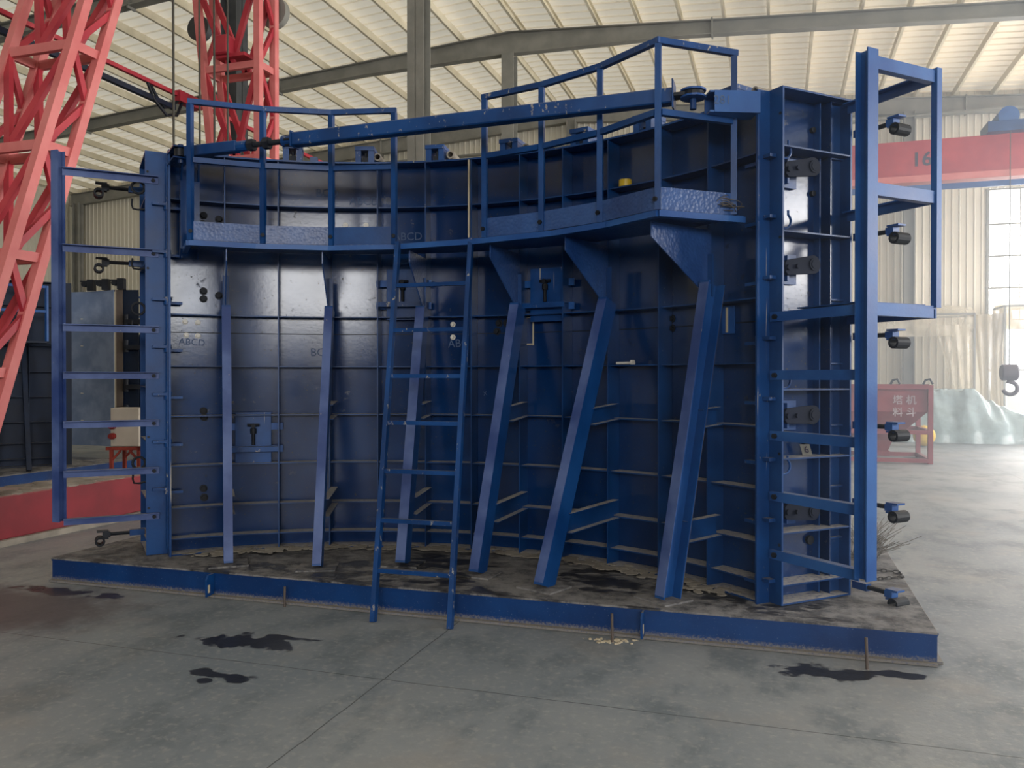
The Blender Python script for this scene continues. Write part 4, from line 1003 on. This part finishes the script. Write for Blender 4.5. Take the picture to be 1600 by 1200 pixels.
# beige switch box on its red stand
fp = atz(185, 757, 0); SX = DX; SY = DY
s_ = thing('box_stand', fp, 'low red oxide steel stand under the beige switch box', 'stand')
def loc(u, v, z): return fp + SX * u + SY * v + Z * z
for u, v in ((-.20, .0), (.24, .0), (-.20, .45), (.24, .45)):
    l = MB().bar(loc(u + .02, v + .15, 0), loc(u + .02, v + .15, .54), .05, .05, SX).build('leg', M['redox'], s_)
    MB().bar(loc(u + .02, v + .15, .36), loc(u + .02 + (.15 if u < 0 else -.15), v + .15, .53), .03, .03, SY).build('brace', M['redox'], l)
mb = MB()
for v in (.15, .60): mb.bar(loc(-.26, v, .56), loc(.34, v, .56), .06, .05, SY)
for u in (-.18, .26): mb.bar(loc(u, .12, .56), loc(u, .63, .56), .05, .05, SX)
mb.build('top_frame', M['redox'], s_)
mb = MB().bar(loc(-.2, .15, .12), loc(.28, .15, .12), .04, .04, SY); mb.build('lower_rail', M['redox'], s_)
s2 = thing('switch_box', loc(.02, .36, .587), 'beige steel switch box with two red sockets on its red stand', 'switch box')
MB().box(loc(.02, .36, .90), .46, .36, .62, SX, SY).build('casing', M['beige'], s2, bevel=.006)
MB().box(loc(.045, .176, .90), .40, .006, .60, SX, SY).build('door', M['beige'], s2)
for z in (.92, .76):
    MB().tube(loc(-.16, .17, z), loc(-.16, .10, z), .05, 14).tube(loc(-.16, .11, z), loc(-.16, .06, z), .038, 14).build('socket', M['sock'], s2)

# ------------------------------------------------------------------ far side: crane girder, hopper, plastic shelters, hook
YG = 20.0
a0 = aty(1331, 231, YG); zt = a0.z; zb_ = aty(1331, 286, YG).z
cg = thing('crane_girder', (2.0, YG, zb_), 'long red overhead crane girder marked 16t before the far wall', 'crane girder')
MB().bb((-4.0, YG - .18, zb_), (14.5, YG + .18, zt)).build('box_girder', M['red'], cg)
MB().bb((-4.0, YG - .32, zb_ - .14), (14.5, YG + .32, zb_)).build('bottom_flange', M['red2'], cg)
MB().bb((-4.0, YG - .26, zb_ - .32), (14.5, YG - .20, zb_ - .20)).build('cable_tray', M['ltblue'], cg)
q = aty(1446, 249, YG - .19); text_mesh('lettering', '16t', .42, M['ink'], facing(V((q.x, YG - .186, q.z)), V((1, 0, 0)), Z), cg, extrude=.003, bold=.007)
q = aty(1578, 200, YG); tr = thing('hoist_trolley', V((q.x, YG, zt)), 'blue hoist trolley riding on top of the red girder', 'trolley')
MB().bb((q.x - .5, YG - .42, zt + .002), (q.x + .9, YG + .3, zt + .22)).build('carriage', M['blue'], tr); MB().tube(V((q.x - .1, YG - .35, zt + .33)), V((q.x - .1, YG + .35, zt + .33)), .2, 18).build('drum', M['ltblue'], tr, smooth=True)
MB().tube(V((q.x + .3, YG, zt + .3)), V((q.x + .9, YG, zt + .3)), .16, 16).build('motor', M['blue'], tr)
hk = aty(1577, 582, YG - .36); hk = V((hk.x, YG - .36, hk.z))
h = thing('crane_hook', hk - Z * .3, 'dark crane hook with rounded block hanging by the bright doorway', 'hook')
MB().tube(hk + V((-.16, 0, 0)), hk + V((.16, 0, 0)), .17, 20).build('hook_block', M['hook'], h, smooth=True, bevel=.03)
pts = [hk - Z * .14]
for k in range(13): t = pi * .62 - k * pi * 1.55 / 12; pts.append(hk + V((.02 + .13 * cos(t) + .0, 0, -.33 + .13 * sin(t))))
MB().path(pts, .042, 10).build('hook_tip', M['hook'], h, smooth=True)
MB().tube(hk + Z * .14, V((hk.x, hk.y, zt + .01)), .010, 6).build('rope', M['rope'], h)
# hopper
hp = atz(1450, 725, 0); hx1 = hp.x + .04; hx0 = hx1 - 1.95; hy0 = hp.y; hy1 = hy0 + 1.5; HZ = 1.55
hop = thing('concrete_hopper', (hx1 - .95, hy0, 0), 'red-brown concrete hopper in a frame with white Chinese lettering', 'hopper')
for x in (hx0, hx1):
    for y in (hy0, hy1): MB().bar(V((x, y, 0)), V((x, y, HZ)), .09, .09).build('leg', M['hopper'], hop)
mb = MB()
for z in (.06, .62, HZ - .04):
    mb.bar(V((hx0, hy0, z)), V((hx1, hy0, z)), .08, .08, Z).bar(V((hx0, hy1, z)), V((hx1, hy1, z)), .08, .08, Z)
    mb.bar(V((hx0, hy0, z)), V((hx0, hy1, z)), .08, .08, Z).bar(V((hx1, hy0, z)), V((hx1, hy1, z)), .08, .08, Z)
mb.build('frame', M['hopper'], hop)
cxh, cyh = (hx0 + hx1) / 2, (hy0 + hy1) / 2
rings = []
for z, fx, fy in ((HZ, .95, .72), (1.02, .95, .72), (.42, .36, .30), (.16, .26, .24)):
    rings.append([V((cxh + sx * fx * .98, cyh + sy * fy * .98, z)) for sx, sy in ((-1, -1), (1, -1), (1, 1), (-1, 1))])
mb = MB(); vs = sum(rings, []); fs = []
for k in range(3): fs += [(k * 4 + i, k * 4 + (i + 1) % 4, k * 4 + 4 + (i + 1) % 4, k * 4 + 4 + i) for i in range(4)]
mb.add(vs, fs); mb.bb((hx0 + .03, hy0 + .01, HZ - .03), (hx1 - .03, hy0 + .05, HZ + .02)).build('bin', M['hopper'], hop)
MB().bb((cxh - .30, cyh - .30, .10), (cxh + .30, cyh + .30, .20)).build('gate', M['hopper'], hop)
for x in (hx1 - .62, hx1 - .03): MB().path([V((x - .1, hy0, HZ + .02)), V((x - .06, hy0, HZ + .10)), V((x + .02, hy0, HZ + .12)), V((x + .07, hy0, HZ + .02))], .022, 8).build('lifting_eye', M['dark'], hop)
def ch(s, px, py):
    q = aty(px, py, hy0); text_mesh('lettering', s, .19, M['fade'], facing(V((q.x, hy0 + .012, q.z)), V((1, 0, 0)), Z), hop, bold=.003)
for s, px, py in (('塔', 1403, 626), ('机', 1424, 626), ('料', 1403, 645), ('斗', 1424, 645)): ch(s, px, py)
# yellow sack half hidden behind the hopper
q = atz(1444, 698, 0); mb = MB().sphere(q + V((0, 0, .27)), .26, 12, 8, 1.0); tag(mb.build('yellow_sack', M['yellow'], loc=q, smooth='all'), 'yellow sack half hidden behind the hopper leg', 'sack')
# plastic tarp heap
p0 = atz(1440, 690, 0); p1 = atz(1690, 690, 0)
x0, x1, y0, y1 = p0.x - .75, p1.x, p0.y - .55, p0.y + 1.05
nx, ny = 110, 40; vs = []; fs = []
from mathutils import noise as mnoise
for j in range(ny + 1):
    for i in range(nx + 1):
        u, v = i / nx, j / ny; x = x0 + (x1 - x0) * u; y = y0 + (y1 - y0) * v
        prof = 1.28 * math.exp(-((x - (p0.x + .85)) / 1.0) ** 2) + 1.0 * math.exp(-((x - (p0.x - .3)) / .9) ** 2) + .42 * math.exp(-((x - p0.x - 2.4) / .9) ** 2) + .18
        prof = min(prof, 1.32)
        edge = min(1, v / .35) ** .6 * min(1, (1 - v) / .2) * min(1, (1 - u) / .08) * min(1, u / .1)
        nz_ = (1 - abs(mnoise.noise(V((x * 1.5, y * 1.3, 2.0)))) * 2) * .20 + (1 - abs(mnoise.noise(V((x * 3.8 + y, y * 2.6, 5.0)))) * 2) * .11 - .20
        vs.append(V((x, y + .12 * mnoise.noise(V((x * 2, 0, 1))), max(.012, (prof + nz_ * min(1, prof)) * edge)))) 
for j in range(ny):
    for i in range(nx): k = j * (nx + 1) + i; fs.append((k, k + 1, k + nx + 2, k + nx + 1))
tag(MB().add(vs, fs).build('plastic_tarp', M['tarp'], loc=(p0.x, p0.y, 0), smooth='all'), 'heap covered by a crumpled pale green plastic tarp on the floor', 'tarp')
# plastic shelters
def curtain(mb, a, b, z0, z1, wav=.06, n=40, gather=0.0, toward=None):
    d = (b - a); L = d.length; d.normalize(); nrm = V((-d.y, d.x, 0)); m = 14; base_n = len(mb.v); vs = []; fs = []
    for j in range(m + 1):
        t = j / m
        for i in range(n + 1):
            s = i / n
            ss = s if toward is None else toward + (s - toward) * (1 - gather * sin(min(1, (1 - t) * 1.15) * pi * .5))
            q = a + d * L * ss + nrm * (wav * sin(s * 21 + 1.5 * sin(t * 3)) * (.4 + (1 - t)) + .03 * mnoise.noise(V((s * 9, t * 4, z0))))
            vs.append(V((q.x, q.y, z0 + (z1 - z0) * t)))
    for j in range(m):
        for i in range(n): k = j * (n + 1) + i; fs.append((k, k + 1, k + n + 2, k + n + 1))
    return mb.add(vs, fs)
def shelter(name, xa, xb, ya, yb, zt, label, sides, sheet='film'):
    g = thing(name, V(((xa + xb) / 2, ya, 0)), label, 'plastic shelter')
    for x in (xa, xb):
        for y in (ya, yb): MB().bar(V((x, y, 0)), V((x, y, zt)), .05, .05).build('post', M['steel'], g)
    mb = MB()
    for y in (ya, yb): mb.bar(V((xa, y, zt)), V((xb, y, zt)), .05, .05, Z)
    for x in (xa, xb): mb.bar(V((x, ya, zt)), V((x, yb, zt)), .05, .05, Z)
    mb.build('top_frame', M['steel'], g)
    mb = MB(); vs = []; fs = []
    for j in range(9):
        for i in range(25):
            u, v = i / 24, j / 8
            vs.append(V((xa + (xb - xa) * u, ya + (yb - ya) * v, zt + .03 + .26 * sin(pi * v) * (.7 + .3 * sin(u * 9)) + .03 * sin(u * 31))))
    for j in range(8):
        for i in range(24): k = j * 25 + i; fs.append((k, k + 1, k + 26, k + 25))
    mb.add(vs, fs).build('roof_sheet', M[sheet], g, smooth='all')
    for kind, a, b, z0, z1, kw in sides:
        curtain(MB(), a, b, z0, z1, **kw).build('curtain', M[sheet], g, smooth='all')
YS1 = 26.1
q1 = aty(1523, 490, YS1); q0 = aty(1335, 490, YS1); ztop = q1.z
xa, xb = q0.x - 1.5, q1.x
yA, yB = YS1, YS1 + 1.2
shelter('plastic_shelter', xa, xb, yA, yB, ztop, 'clear plastic sheet shelter on a thin frame behind the hopper', [
    ('v', V((xa, yA, 0)), V((xb, yA, 0)), ztop - .62, ztop, dict(wav=.05)),
    ('c', V((xb - 1.0, yA + .02, 0)), V((xb, yA + .02, 0)), .25, ztop - .3, dict(wav=.05, gather=.45, toward=1.0, n=24)),
    ('s', V((xb, yA, 0)), V((xb, yB, 0)), .05, ztop, dict(wav=.06))
    ])
q2 = aty(1566, 485, YS1 + .2); xa2 = q2.x
shelter('plastic_shelter', xa2, xa2 + 3.4, yA - .1, yB, q2.z + .1, 'second plastic sheet shelter standing before the bright doorway', [
    ('v', V((xa2, yA - .1, 0)), V((xa2 + 3.4, yA - .1, 0)), q2.z - .55, q2.z + .1, dict(wav=.05)),
    ('s', V((xa2, yA - .1, 0)), V((xa2, yB, 0)), .05, q2.z + .1, dict(wav=.08)),
    ('l', V((xa2 - .75, yA + .4, 0)), V((xa2, yA - .1, 0)), .05, q2.z - .1, dict(wav=.07, gather=.3, toward=1.0, n=24))], 'film2')

# ------------------------------------------------------------------ haze volume added to stand in for lens glare by the doorway
def haze():
    m = bpy.data.materials.new('glare_veil'); m.use_nodes = True; t = m.node_tree; t.nodes.clear()
    out = t.nodes.new('ShaderNodeOutputMaterial'); sc = t.nodes.new('ShaderNodeVolumeScatter')
    sc.inputs['Color'].default_value = (0.80, 0.90, 1.0, 1); sc.inputs['Density'].default_value = 0.022; sc.inputs['Anisotropy'].default_value = 0.45
    t.links.new(sc.outputs[0], out.inputs['Volume'])
    o = MB().bb((-0.9, 4.6, 0.02), (14.0, 26.0, 8.6)).build('glare_haze', m); tag(o, 'thin dusty air lit by the bright doorway', 'haze', kind='stuff')
    o.visible_shadow = True
haze()
